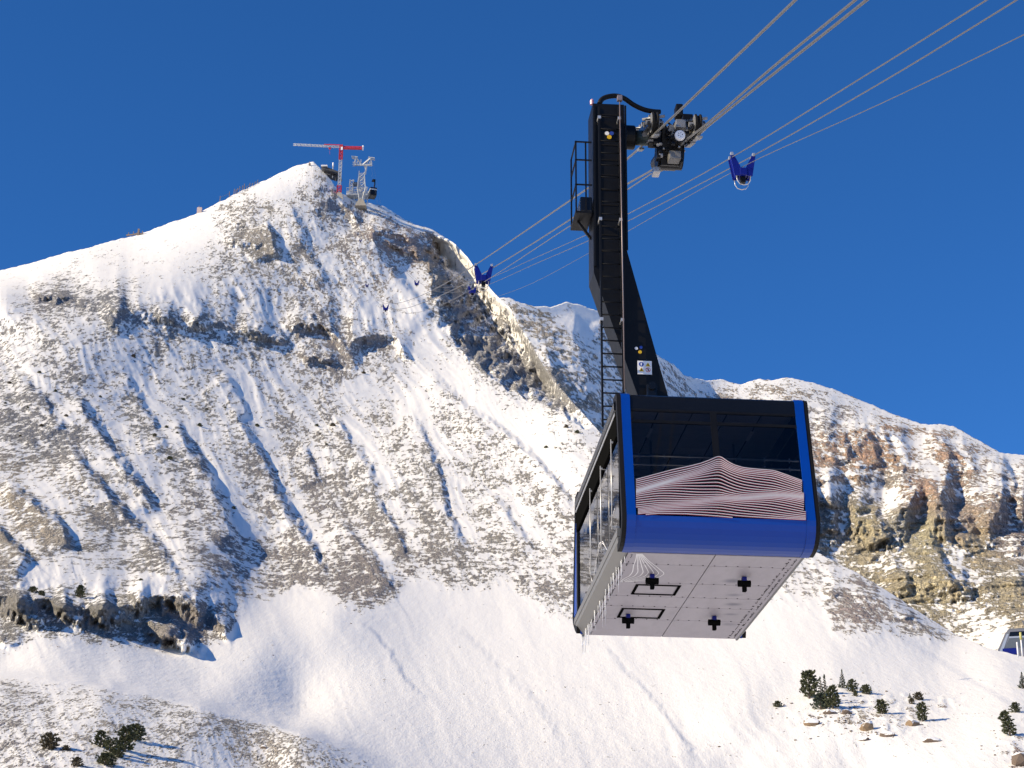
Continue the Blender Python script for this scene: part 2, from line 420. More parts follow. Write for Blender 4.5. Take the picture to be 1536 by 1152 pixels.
R_M = [(625,470,.08),(650,505,.10),(690,555,.12),(735,590,.14),(790,618,.12),(840,640,.14),(690,600,.2),(600,440,.12),(870,655,.15),
 (0,420,.10),(150,400,.12),(300,345,.08),(420,275,.06),(60,398,.05),(200,375,.10),(455,255,.12),(250,360,.06),
 (80,450,.55),(165,470,.60),(250,485,.60),(340,495,.55),(400,505,.5),(40,500,.3),(130,500,.25),(290,440,.08),(340,460,.2),(250,430,.08),(330,420,.3),
 (360,350,.5),(395,365,.65),(430,330,.3),(340,390,.35),(480,320,.5),(500,290,.5),(440,390,.38),(400,430,.3),(500,400,.35),(470,440,.3),(460,300,.25),
 (470,495,.62),(510,520,.55),(570,515,.62),(500,545,.55),(400,470,.1),(380,440,.18),(560,470,.1),(600,520,.12),(640,540,.10),
 (540,350,.45),(560,355,.6),(600,370,.70),(625,380,.68),(595,345,.4),(640,360,.45),(570,400,.35),(620,425,.06),(605,440,.08),(590,455,.3),(560,320,.25),
 (660,400,.75),(680,440,.78),(700,470,.72),(740,530,.85),(660,450,.65),(720,520,.85),(790,560,.8),(840,600,.65),(660,360,.12),(680,385,.25),(700,410,.4),(730,450,.45),(745,470,.4),(780,510,.35),
 (0,560,.35),(0,640,.52),(60,620,.5),(100,600,.45),(150,560,.25),(200,520,.2),(60,560,.35),(110,660,.52),(160,640,.5),(40,700,.4),(180,740,.48),(60,740,.4),(60,800,.48),(20,780,.55),(120,800,.42),
 (250,560,.22),(300,600,.28),(350,560,.25),(230,640,.42),(270,690,.55),(320,760,.52),(220,690,.28),(230,760,.45),(150,850,.28),(230,840,.42),(290,860,.4),(340,720,.3),(330,640,.35),
 (420,560,.2),(460,620,.3),(480,680,.45),(420,700,.35),(380,720,.5),(440,780,.48),(470,850,.55),(390,820,.4),(400,860,.4),(360,880,.3),
 (540,580,.12),(560,630,.25),(600,690,.4),(640,720,.5),(580,720,.35),(570,780,.45),(650,790,.45),(540,860,.6),(530,890,.6),(600,830,.45),(680,840,.58),(700,860,.5),
 (620,600,.1),(690,640,.3),(740,690,.35),(720,760,.38),(780,720,.33),(820,760,.3),(760,820,.42),(700,800,.2),(840,690,.18),(880,680,.2),(800,650,.12),(830,850,.42),(860,890,.38),(790,870,.35),(900,700,.2),(880,760,.25),
 (60,870,.08),(150,870,.04),(230,875,.05),(100,850,.15),(310,890,.25),(330,930,.45),(80,918,.8),(80,942,.6),(160,925,.82),(160,948,.65),(240,925,.82),(240,955,.72),(280,965,.75),(290,935,.75),(20,915,.8),(20,938,.55),(10,970,.5),(150,975,.3),(100,965,.08),(60,960,.06),(200,960,.4),
 (300,1000,.02),(200,1005,.02),(60,990,.05),(360,960,.02),(450,920,.04),(560,950,.06),(430,1000,.05),(600,1020,.06),(700,950,.03),(900,1000,.04),(1000,1050,.03),(800,1100,.03),(640,1110,.08),
 (30,1050,.27),(150,1060,.30),(250,1080,.36),(350,1100,.34),(430,1120,.34),(500,1140,.28),(100,1100,.22),(200,1130,.22),(40,1130,.30),(320,1140,.12),(100,1030,.18),(0,1100,.3),
 (1100,900,.25),(1230,870,.42),(1280,900,.6),(1310,915,.62),(1370,935,.52),(1400,940,.4),(1250,930,.3),(1330,950,.15),(1200,930,.12),(1260,850,.3),(1330,890,.25),(1400,935,.15),
 (1180,980,.05),(1300,980,.03),(1450,990,.04),(1500,1030,.06),(1250,1075,.40),(1300,1080,.40),(1220,1050,.22),(1350,1080,.32),(1390,1085,.30),(1270,1040,.2),(1320,1035,.22),(1400,1050,.2),(1160,1060,.06),(1180,1120,.02),(1300,1130,.03),(1450,1100,.06),
 (1500,1090,.18),(1525,1130,.5),(1536,1110,.45),(1480,1140,.06),(-400,700,.45),(-400,500,.3),(-600,900,.3),(1700,1100,.3),(1900,1200,.2),(700,1250,.1),(-300,1300,.2)]
COL_M = [(0,420,(.16,.13,.12)),(300,400,(.14,.12,.11)),(500,330,(.15,.12,.11)),(400,365,(.22,.17,.12)),(600,365,(.25,.15,.11)),(645,420,(.26,.18,.11)),(700,470,(.15,.13,.12)),(760,540,(.15,.13,.12)),(735,455,(.17,.145,.125)),(770,500,(.17,.145,.125)),(700,400,(.18,.15,.13)),(820,560,(.16,.14,.12)),
 (60,640,(.11,.10,.10)),(250,640,(.12,.11,.10)),(330,780,(.15,.12,.11)),(30,750,(.25,.18,.11)),(450,800,(.17,.13,.11)),(600,700,(.17,.14,.11)),(560,880,(.15,.11,.09)),(750,750,(.19,.15,.11)),(850,850,(.18,.14,.11)),
 (500,500,(.17,.13,.11)),(330,500,(.15,.13,.11)),(160,470,(.12,.11,.11)),
 (100,925,(.10,.085,.07)),(200,925,(.15,.12,.085)),(150,945,(.08,.07,.06)),(280,960,(.12,.09,.08)),(150,1060,(.22,.17,.13)),(400,1110,(.22,.17,.13)),(60,1120,(.15,.12,.11)),(250,1120,(.17,.14,.12)),
 (1290,905,(.20,.13,.10)),(1380,935,(.18,.13,.10)),(1280,1080,(.24,.17,.11)),(1525,1130,(.22,.13,.10)),(900,1000,(.15,.13,.12)),(1230,860,(.26,.2,.15))]

def rib_push(ribs, u, v):
    d = np.zeros(u.shape); gul = np.zeros(u.shape)
    for poly, A, wl, wr in ribs:
        pu = [p[0] for p in poly]; pv = [p[1] for p in poly]
        m = (u > min(pu)-2.2*wl) & (u < max(pu)+4*wr) & (v > min(pv)-60-2*wl) & (v < max(pv)+60+2*wl)
        if not m.any(): continue
        uu = u[m]; vv = v[m]
        jit = 5*perlin(uu/22, vv/22, None, 31) + 2.5*perlin(uu/8, vv/8, None, 32)
        s, t = polydist(poly, uu, vv); s = s + jit
        prof = np.where(s < 0, np.exp(-(np.abs(s)/wl)**1.3*1.2), 1-sstep(0, wr, s))
        end = sstep(0, .18, t+.02)*(1-sstep(.85, 1.0, t)*.9)
        d[m] += A*prof*end
        gul[m] = np.maximum(gul[m], np.exp(-((s-wr*1.7)/(wr*1.0))**2)*end)
    return d, gul
def cliff_push(cliffs, u, v):
    d = np.zeros(u.shape); face = np.zeros(u.shape)
    for poly, A, wa, wb in cliffs:
        pu = [p[0] for p in poly]; pv = [p[1] for p in poly]
        m = (u > min(pu)-40) & (u < max(pu)+40) & (v > min(pv)-2.5*wa) & (v < max(pv)+2.5*wb)
        if not m.any(): continue
        uu = u[m]; vv = v[m]
        s, t = polydist(poly, uu, vv); s = s + (3*perlin(uu/24, vv/60, None, 46) if min(pv) > 860 else 0) + 4.5*perlin(uu/14, vv/14, None, 41) + 2.5*perlin(uu/6, vv/9, None, 42)
        wbv = wb*(.8+.4*perlin(uu/18, vv*0, None, 43)+.22*perlin(uu/6, vv/12, None, 45))
        prof = np.where(s > 0, np.exp(-(s/wa)**1.2*1.2), 1-np.clip(-s/wbv, 0, 1)**.9)
        inside = np.clip((.95 if A > 9.5 and min(pv) > 860 else .7)+(.5 if A > 9.5 and min(pv) > 860 else 1.1)*perlin(uu/36, vv/90, None, 44), .08, 1)*sstep(min(pu)-14, min(pu)+10, uu)*(1-sstep(max(pu)-10, max(pu)+14, uu))
        d[m] += A*prof*inside
        face[m] = np.maximum(face[m], inside*sstep(-wb*1.15, -wb*.9, s)*(1-sstep(-1, 3, s)))
    return d, face

def ridge_at(R, u):
    return np.interp(u, R[:, 0], R[:, 1])

rv = ridge_at(RIDGE_M, U_M)
rv = rv + 1.1*perlin(U_M/11, U_M*0, None, 5) + .6*perlin(U_M/4.3, U_M*0, None, 6)
NB, NF = 30, 560
tb = np.linspace(0, 1, NB, endpoint=False); tf = np.linspace(0, 1, NF)
V_M = np.concatenate([1620+(1165-1620)*tb[None]+0*rv[:, None], 1165+(rv[:, None]-1165)*tf[None]], 1)
UU = np.repeat(U_M[:, None], V_M.shape[1], 1)
# base depth on a coarse lattice, then interpolated
f_M = tps([(a, b, math.log(c)) for a, b, c in CT_M])
def coarse(f, U, V, step=10):
    u0, u1, v0, v1 = U.min(), U.max(), V.min(), V.max()
    gu = np.arange(u0, u1+2*step, step); gv = np.arange(v0, v1+2*step, step)
    G = f(*np.meshgrid(gu, gv, indexing='ij'))
    a = (U-u0)/step; b = (V-v0)/step; i = a.astype(int); j = b.astype(int); a = a-i; b = b-j
    return (G[i, j]*(1-a)*(1-b)+G[i+1, j]*a*(1-b)+G[i, j+1]*(1-a)*b+G[i+1, j+1]*a*b)
logD = coarse(f_M, UU, V_M)
D0 = np.exp(logD)
P0 = at(UU, V_M, D0)
R0 = coarse(lambda a, b: idw(R_M, a, b, 2.0, 16.0), UU, V_M, 8)
C0 = np.stack([coarse(lambda a, b, k=k: idw([(c[0], c[1], c[2][k]) for c in COL_M], a, b, 1.6, 25.0), UU, V_M, 12) for k in range(3)], -1)
# clean snow apron of the bowl
AP = np.array([(-900,1700),(0,1700),(60,1700),(300,1010),(300,990),(345,965),(360,905),(420,888),(470,882),(500,893),(540,912),(580,905),(600,880),(640,862),(665,868),(700,885),(730,880),(760,868),(800,905),(850,925),(900,940),(1050,935),(1180,905),(1225,900),(1260,945),(1300,960),(1350,955),(1430,958),(1536,1000),(2300,1100)], float)
apv = np.interp(UU, AP[:, 0], AP[:, 1]) + 10*perlin(UU/26, V_M/60, None, 11) + 6*perlin(UU/9, V_M/20, None, 12)
apron = sstep(-10, 26, V_M-apv)
left_low = (1-sstep(180, 300, UU))*1.0
vk = 1016+np.clip(UU/560, 0, 1.6)**1.6*122+4*perlin(UU/40, UU*0, None, 13)
valley = sstep(958, 985, V_M+10*perlin(UU/30, V_M/20, None, 14))*(1-sstep(-4, 6, V_M-vk))*(1-sstep(420, 620, UU))
knoll = sstep(-3, 5, V_M-vk)*(1-sstep(470, 620, UU))
apron = np.clip(np.maximum(apron*(1-knoll), valley), 0, 1)
for ku, kv, ru, rv_ in ((1295, 1074, 115, 34), (1530, 1128, 34, 40), (1390, 1052, 60, 16)):
    kk = ((UU-ku)/ru)**2+((V_M-kv)/rv_)**2
    apron = apron*(1-.92*np.exp(-kk**2)*sstep(-.35, .25, perlin(UU/14, V_M/9, None, 17)))
dR, gul = rib_push(RIBS_M, UU, V_M)
dC, face = cliff_push(CLIFFS_M, UU, V_M)
# fall-line coordinates
ca = UU*.86-V_M*.5; al = UU*.5+V_M*.86
wx = 14*perlin(UU/70, V_M/70, None, 21)
up_mask = sstep(0, 60, V_M-np.interp(UU, [0, 150, 260, 390, 470, 560, 900], [440, 430, 402, 338, 270, 350, 660]))
fmask = up_mask*(1-apron)
rr = fbm((ca+wx)/34, al/150, None, 3, 51, .55, True)
rr2 = fbm((ca+wx)/13, al/60, None, 2, 57, .55, True)
X, Y, Z = P0[..., 0], P0[..., 1], P0[..., 2]
lum = fbm(X/30, Y/75, Z/42, 3, 61); lumk = np.clip(.5+fbm(X/90, Y/90, Z/70, 2, 66), 0, 1)
rough = fbm(X/8, Y/22, Z/13, 3, 71)
fine = fbm(X/2.4, Y/6.5, Z/3.8, 2, 81)
rockm = np.clip(R0*1.5, 0, 1)*(1-.93*apron)
sc = np.clip(D0/600, .25, 1.4)
push = dR + dC + fmask*(1.7*rr*(.5+lumk) + .5*rr2)*sc + (3.0*lum*(.25+.75*rockm))*sc + 2.3*rough*np.clip(rockm+face, 0, 1)*sc + .8*fine*np.clip(rockm+.1, 0, 1)*sc
push = push + apron*(.45*fbm(UU/60, V_M/46, None, 3, 91)+.5*fbm((ca+wx)/26, al/220, None, 2, 92)) + np.clip(face+.6*sstep(.55, .8, R0), 0, 1)*(1.25*fbm(X/6, Y/16, Z/6, 5, 95, .66, True)+.8*perlin(X/9, Y/9, Z/1.7, 97))*sc*1.3
# knoll at the lower left and rolls in the snow
push = push + np.where(V_M > vk, 9*np.exp(-((V_M-vk)/60)**2), 9*np.exp(-((V_M-vk)/9)**2))*(1-sstep(420, 600, UU))*(UU > -400)
# sharp spur edge right of the summit: the wall beyond it drops back into a gully
CREASE = [(622, 335), (636, 382), (647, 412), (652, 448), (664, 492), (700, 536), (760, 582), (850, 625), (905, 657), (960, 690)]
m_ = (UU > 560) & (UU < 1000) & (V_M < 760)
uc = UU[m_]; vc = V_M[m_]
s_c, t_c = polydist(CREASE, uc, vc)
s_c = s_c + 6*perlin(uc/17, vc/17, None, 141) + 3*perlin(uc/7, vc/7, None, 142)
sil = np.interp(vc, [335, 366, 384, 401, 412, 432, 448, 460, 486, 513, 548, 575, 602, 626, 654, 690], [640, 683, 700, 712, 722, 735, 750, 764, 778, 795, 815, 835, 858, 880, 905, 965])
s2 = np.maximum(sil-uc, 0)*.75
f_ = np.clip(s_c/(np.maximum(s_c, 0)+s2+1.0), 0, 1)
f_ = np.clip(f_+.10*perlin(uc/15, vc/15, None, 143), 0, 1)
vee = np.where(f_ < .66, (f_/.66)**.8, 1-(f_-.66)/.34*.5)
drop = 62*vee*np.clip((np.maximum(s_c, 0)+s2)/45, 0, 1)*sstep(0, .10, t_c)*(s_c > 0)
wall = np.zeros(UU.shape); wall[m_] = sstep(-2, 10, s_c)*sstep(-.02, .06, t_c)*(1-sstep(.93, 1, t_c))
crag = fbm(uc/19, vc/26, None, 5, 145, .62, True); crag2 = fbm(uc/8, vc/8, None, 3, 147, .6)
push[m_] += wall[m_]*(11*crag + 7*crag2) - drop
crest = np.clip((V_M-rv[:, None])/26, 0, 1)
D_M = D0-push*sstep(0, 1, crest*.9+.1)
D_M = np.maximum(D_M, 20)
P_M = at(UU, V_M, D_M)
n_M = normals(P_M)
n_s = normals(P0)
steep = np.clip((n_s[..., 2]-n_M[..., 2])*1.6, -.35, .6)
clump = fbm(X/13, Y/36, Z/20, 3, 101)
stra = perlin(X/30, Y/30, Z/3.2, 111)
streak = fbm((ca+wx)/11, al/55, None, 3, 121); broad = fbm(X/42, Y/110, Z/60, 2, 125)
rock = R0*(1-.95*apron) + .20*broad*np.clip(R0*3, 0, 1)*fmask + .42*steep*np.clip(rockm*2, 0.05, 1) + .30*clump*np.clip(R0*3, 0, 1) + .10*stra*np.clip(R0*2, 0, 1)+.20*streak*np.clip(R0*3, 0, 1)*fmask + .12*face + .40*face*perlin(X/5, Y/14, Z/2.0, 113) - .38*gul*fmask*(1-face)
rock = rock*(1-apron) + apron*(.02+.16*fbm((ca+wx)/6, al/110, None, 3, 131)+.05*fine)
ridge_snow = sstep(0, 14, V_M-rv[:, None])
cr_ = np.zeros(UU.shape); cr_[m_] = wall[m_]*(.30*crag2 + .20*crag + .16*perlin(uc/30, vc/4.5, None, 149))
rock = rock*(1-.85*valley) + cr_ - .16*wall*sstep(680, 730, UU) - .34*wall*(1-sstep(385, 425, V_M-(UU-660)*.7))*sstep(650, 672, UU)
rock = np.where(UU < 760, rock*ridge_snow, rock) - .30*(1-sstep(.02, .26, R0*(1-apron)))-.06
colv = C0*np.array([1.34, 1.48, 1.66])*(1+.35*clump+.25*rough)[..., None]
back = back_rows(P_M, [4, 10, 22, 45, 90, 180, 330], .75)
pad = back.shape[1]-P_M.shape[1]
rk2 = np.concatenate([rock, np.repeat(rock[:, -1:], pad, 1)], 1); cl2 = np.concatenate([colv, np.repeat(colv[:, -1:], pad, 1)], 1)
MAT_MAIN = snow_rock_material('snow_over_dark_rock', 1.0)
main_mountain = grid_object('mountain_terrain', back, rk2, np.clip(cl2, .02, .6), MAT_MAIN, 1-sstep(230, 460, back@_f))
main_mountain['label'] = 'snow dusted rocky peak and bowl rising behind the cabin'
def surf(u, v, lift=0.0):
    """point of the main mountain seen at photo pixel (u, v)"""
    i = int(np.clip(np.searchsorted(U_M, u), 1, len(U_M)-1)); i = i if abs(U_M[i]-u) < abs(U_M[i-1]-u) else i-1
    j = int(np.argmin(np.abs(V_M[i]-v)))
    p = P_M[i, j].copy(); p[2] += lift
    return p

# --- mountain behind to the right, with banded cliffs
U_B = np.concatenate([np.linspace(640, 745, 20), np.arange(750, 1537, 1.6), np.linspace(1548, 2300, 40)])
RIDGE_B = np.array([(640, 470), (700, 452), (745, 447), (765, 446), (775, 452), (800, 459), (826, 461), (838, 456), (850, 453), (870, 457), (900, 468), (930, 484), (960, 505), (985, 532), (1000, 540), (1012, 548), (1025, 562), (1040, 567), (1060, 571), (1085, 569), (1100, 574),
  (1112, 577), (1125, 572), (1140, 569), (1160, 570), (1180, 566), (1200, 570), (1220, 574), (1250, 584), (1285, 598), (1310, 608), (1330, 617), (1360, 628), (1385, 636), (1410, 636), (1430, 639), (1450, 650), (1475, 664), (1500, 679), (1536, 683), (1700, 720), (2300, 900)], float)
CT_B = [(640,470,1050),(765,446,1060),(850,453,1100),(900,468,1120),(960,505,1140),(1000,540,1190),(1060,571,1260),(1180,566,1290),(1300,604,1270),(1430,639,1240),(1536,683,1190),(1800,750,1100),(2300,900,950),
 (765,520,1000),(850,560,985),(920,600,1000),(850,650,900),(1000,640,1060),(1000,720,960),(1180,640,1160),(1180,720,1060),(1300,700,1115),(1430,700,1130),(1536,740,1090),(1300,755,1060),(1430,755,1060),(1536,775,1040),
 (1250,860,960),(1400,860,930),(1536,860,920),(1300,940,860),(1430,940,850),(1536,940,800),(1100,820,930),(900,760,830),(700,760,800),(640,700,850),(1200,1010,780),(1536,1010,720),(2300,1010,600),(2300,1060,560),(1000,900,850),(700,900,760),(1536,1060,650),(900,1000,750)]
RIBS_B = [([(1258,640),(1266,665),(1274,695)], 7.7, 30, 10), ([(1296,645),(1312,675),(1320,702)], 8.8, 26, 9), ([(1326,648),(1334,680),(1345,706)], 5.5, 16, 8),
 ([(1412,660),(1428,690),(1446,715)], 4.4, 25, 10), ([(1500,675),(1512,710),(1524,752)], 12.1, 40, 9), ([(1308,765),(1320,790),(1330,812)], 16.5, 40, 14), ([(1408,765),(1416,790),(1422,812)], 11.0, 40, 10),
 ([(1252,765),(1246,800)], 7.7, 20, 10), ([(1392,805),(1410,840),(1436,888)], 11.0, 36, 12), ([(1335,830),(1350,860),(1362,885)], 7.7, 30, 12), ([(1455,790),(1470,830)], 7.7, 30, 12), ([(1440,850),(1452,890)], 6.6, 20, 10),
 ([(812,520),(830,560),(850,590)], 7.7, 30, 16), ([(855,465),(862,510),(880,560),(905,600)], 6.6, 30, 14), ([(895,480),(905,500),(915,530)], 4.4, 20, 9), ([(1010,550),(1030,580),(1045,610)], 5.5, 30, 12)]
CLIFFS_B = [([(1150,735),(1225,752),(1270,754),(1312,766),(1345,764),(1395,754),(1440,760),(1490,764),(1600,775)], 38, 60, 66), ([(1230,650),(1275,646),(1340,650),(1360,668)], 16, 30, 48),
 ([(1395,655),(1430,670),(1460,700)], 12, 24, 30), ([(1220,715),(1290,712),(1360,722)], 8, 20, 12), ([(1365,735),(1440,735),(1536,742)], 10, 16, 14), ([(1330,868),(1400,862),(1450,880),(1536,868)], 16, 30, 36)]
R_B = [(790,465,.35),(800,500,.42),(850,470,.12),(870,480,.08),(840,520,.42),(890,540,.4),(860,590,.42),(900,620,.4),(930,520,.3),(1000,570,.3),(1020,600,.32),(1060,590,.25),(1100,590,.3),
 (1180,585,.3),(1200,600,.25),(1250,610,.22),(1300,625,.12),(1230,640,.4),(1260,670,.66),(1280,690,.6),(1245,690,.5),(1310,680,.66),(1335,690,.75),(1290,650,.4),(1360,680,.25),(1370,700,.5),(1385,640,.45),(1400,650,.35),(1420,680,.6),(1445,710,.62),(1400,690,.15),(1380,665,.15),(1440,650,.25),(1480,690,.2),(1500,720,.25),(1470,740,.35),(1520,740,.5),
 (1240,720,.35),(1300,715,.35),(1350,720,.45),(1280,740,.35),(1370,738,.6),(1340,748,.1),(1250,745,.15),(1310,730,.15),
 (1240,770,.75),(1290,780,.85),(1320,790,.75),(1360,780,.85),(1390,790,.85),(1430,780,.8),(1470,780,.72),(1520,790,.65),(1260,820,.3),(1250,800,.55),(1295,830,.8),(1345,825,.28),(1330,835,.35),(1390,840,.85),(1405,830,.5),(1435,840,.35),(1465,820,.85),(1500,820,.6),(1530,830,.5),
 (1300,870,.72),(1340,880,.65),(1390,890,.8),(1420,880,.7),(1370,870,.75),(1460,875,.6),(1500,880,.75),(1470,900,.25),(1450,905,.3),(1420,905,.7),(1510,905,.75),(1440,925,.3),(1480,935,.2),(1500,950,.1),(1536,920,.5),(1350,930,.3)]
COL_B = [(790,470,(.34,.27,.18)),(850,560,(.32,.26,.18)),(900,600,(.30,.25,.18)),(1020,590,(.34,.27,.2)),(1180,580,(.32,.25,.17)),(1260,670,(.36,.22,.13)),(1310,680,(.37,.21,.12)),(1335,690,(.38,.22,.11)),(1430,690,(.36,.22,.13)),(1240,620,(.24,.2,.17)),
 (1340,718,(.24,.21,.16)),(1370,738,(.34,.2,.12)),(1290,780,(.31,.25,.13)),(1260,780,(.22,.19,.15)),(1360,780,(.24,.22,.16)),(1390,800,(.31,.26,.14)),(1440,780,(.27,.2,.14)),(1390,880,(.28,.23,.13)),(1465,820,(.31,.24,.13)),(1510,800,(.24,.18,.14)),(1500,880,(.27,.22,.13)),(1310,880,(.28,.23,.14)),(1480,720,(.28,.2,.14))]
rvb = ridge_at(RIDGE_B, U_B) + 1.3*perlin(U_B/9, U_B*0, None, 15) + .7*perlin(U_B/3.7, U_B*0, None, 16)
tB = np.linspace(0, 1, 330)
V_B = 1060+(rvb[:, None]-1060)*tB[None]
UB = np.repeat(U_B[:, None], V_B.shape[1], 1)
f_B = tps([(a, b, math.log(c)) for a, b, c in CT_B])
D0 = np.exp(coarse(f_B, UB, V_B)); P0 = at(UB, V_B, D0)
R0 = coarse(lambda a, b: idw(R_B, a, b, 2.0, 13.0), UB, V_B, 6)
C0 = np.stack([coarse(lambda a, b, k=k: idw([(c[0], c[1], c[2][k]) for c in COL_B], a, b, 1.8, 16.0), UB, V_B, 8) for k in range(3)], -1)
dR, gul = rib_push(RIBS_B, UB, V_B); dC, face = cliff_push(CLIFFS_B, UB, V_B)
X, Y, Z = P0[..., 0], P0[..., 1], P0[..., 2]
flute = fbm(X/16, Y/60, Z/120, 4, 151, .6, True)
lum = fbm(X/60, Y/60, Z/45, 3, 161); rough = fbm(X/15, Y/15, Z/10, 3, 171); fine = fbm(X/4, Y/4, Z/2.6, 2, 181)
ledge = perlin(X/60, Y/60, Z/5.5, 191)
rockm = np.clip(R0*1.4, 0, 1)
push = dR + dC + 3.2*flute*np.clip(face+.35*rockm, 0, 1) + 5.5*lum*(.3+.7*rockm) + np.clip(face*.7+rockm, 0, 1)*(3.6*fbm(X/11, Y/30, Z/13, 4, 175, .62, True)+2.0*perlin(X/20, Y/20, Z/3.1, 177)) + 4*rough*(.25+.75*rockm) + 1.3*fine*rockm + 2.5*ledge*rockm
crest = np.clip((V_B-rvb[:, None])/22, 0, 1)
D_B = D0-push*sstep(0, 1, crest*.9+.1)
D_B = D_B*1.5; P_B = at(UB, V_B, D_B); n_B = normals(P_B); n_s = normals(P0)
steep = np.clip((n_s[..., 2]-n_B[..., 2])*1.4, -.4, .6)
clump = fbm(X/26, Y/26, Z/16, 3, 201)
rock = R0 + .35*steep*np.clip(rockm*2, .1, 1) + .32*clump*np.clip(R0*3, 0, 1) + .22*ledge*np.clip(R0*2.5, 0, 1)*(1-.6*face) + .12*face - .2*gul
rock = rock*sstep(0, 12, V_B-rvb[:, None]) - .26*(1-sstep(.02, .26, R0))-.02
colv = np.array([1.5, 1.58, 1.85])*C0*(1+.25*clump+.2*rough+.3*np.minimum(flute, .3)*face)[..., None]
back = back_rows(P_B, [8, 22, 60, 150, 330, 630], .6); pad = back.shape[1]-P_B.shape[1]
rk2 = np.concatenate([rock, np.repeat(rock[:, -1:], pad, 1)], 1); cl2 = np.concatenate([colv, np.repeat(colv[:, -1:], pad, 1)], 1)
MAT_BACK = snow_rock_material('snow_over_ochre_cliffs', .30, (1, .36, .58), .94)
back_mountain = grid_object('cliff_mountain_terrain', back, rk2, np.clip(cl2, .02, .6), MAT_BACK, 0*rk2)
back_mountain['label'] = 'snowy ridge with banded ochre cliffs behind the cabin'

# --- snowfield to the horizon under everything
g = MB(); n = 48
rings = [0, 60, 200, 700, 2500, 9000, 30000]
vs_ = [(0, 0, -3.0)]
for r_ in rings[1:]:
    for k in range(n): vs_.append((r_*math.cos(2*math.pi*k/n), r_*math.sin(2*math.pi*k/n), -3.0))
fs_ = [(0, 1+k, 1+(k+1) % n) for k in range(n)]
for i in range(len(rings)-2):
    for k in range(n):
        a = 1+i*n; fs_.append((a+k, a+n+k, a+n+(k+1) % n, a+(k+1) % n))
g.add(vs_, fs_)
m_snow = paint('valley_snow', (.84, .82, .79), .85, var=.05, scale=.05, bump=.3, spec=.2)
ground = g.build('ground', m_snow); ground['kind'] = 'structure'

# ------------------------------------------------------------------ materials for made things
M_BLUE = paint('cobalt_paint', (.001, .044, .29), .30, var=.10, scale=2.5, spec=.3)
M_BLACK = paint('black_satin', (.006, .006, .007), .42, var=.35, scale=5, bump=.05, spec=.2)
M_BLACKG = paint('black_gloss', (.006, .007, .010), .2, var=.25, scale=3, spec=.3)
M_MATTE = paint('black_matte', (.006, .006, .006), .9, var=.3, scale=5, spec=0.0)
M_NAVY = paint('navy_paint', (.004, .010, .17), .4, var=.1, scale=4, spec=.3)
M_CARR = paint('worn_zinc', (.24, .24, .245), .45, metal=.4, var=.3, scale=14)
M_RUBBER = paint('black_rubber', (.008, .007, .007), .6, var=.3, scale=9, spec=.2)
M_GREY = paint('grey_anodised', (.19, .185, .18), .45, metal=.35, var=.12, scale=7)
M_LIGHT = paint('light_alloy', (.55, .54, .53), .38, metal=.6, var=.12, scale=9)
M_STEEL = paint('rope_steel', (.17, .165, .16), .42, metal=.5, var=.12, scale=3, bump=.0)
M_GALV = paint('galvanised_steel', (.50, .51, .52), .5, metal=.25, var=.2, scale=3)
M_WHITE = paint('white_print', (.82, .80, .80), .5, var=.06, scale=4)
M_LINE = paint('pale_print', (.58, .54, .54), .55, var=.1, scale=4)
M_RED = paint('crane_red', (.55, .03, .05), .45, var=.15, scale=2)
M_REDLINE = paint('dark_red_print', (.30, .06, .075), .5, var=.1)
M_CONC = paint('concrete', (.42, .37, .30), .9, var=.2, scale=1.2, bump=.3)
M_DARKROOF = paint('dark_roof', (.06, .06, .065), .7, var=.3, scale=1)
M_WOOD = paint('weathered_wood', (.22, .17, .14), .85, var=.3, scale=3)
M_YELLOW = paint('sign_yellow', (.70, .42, .01), .5, var=.05)
M_SIGNBLUE = paint('sign_blue', (.02, .06, .35), .5, var=.05)
M_INTER = paint('cabin_lining', (.035, .036, .04), .6, var=.25, scale=3)
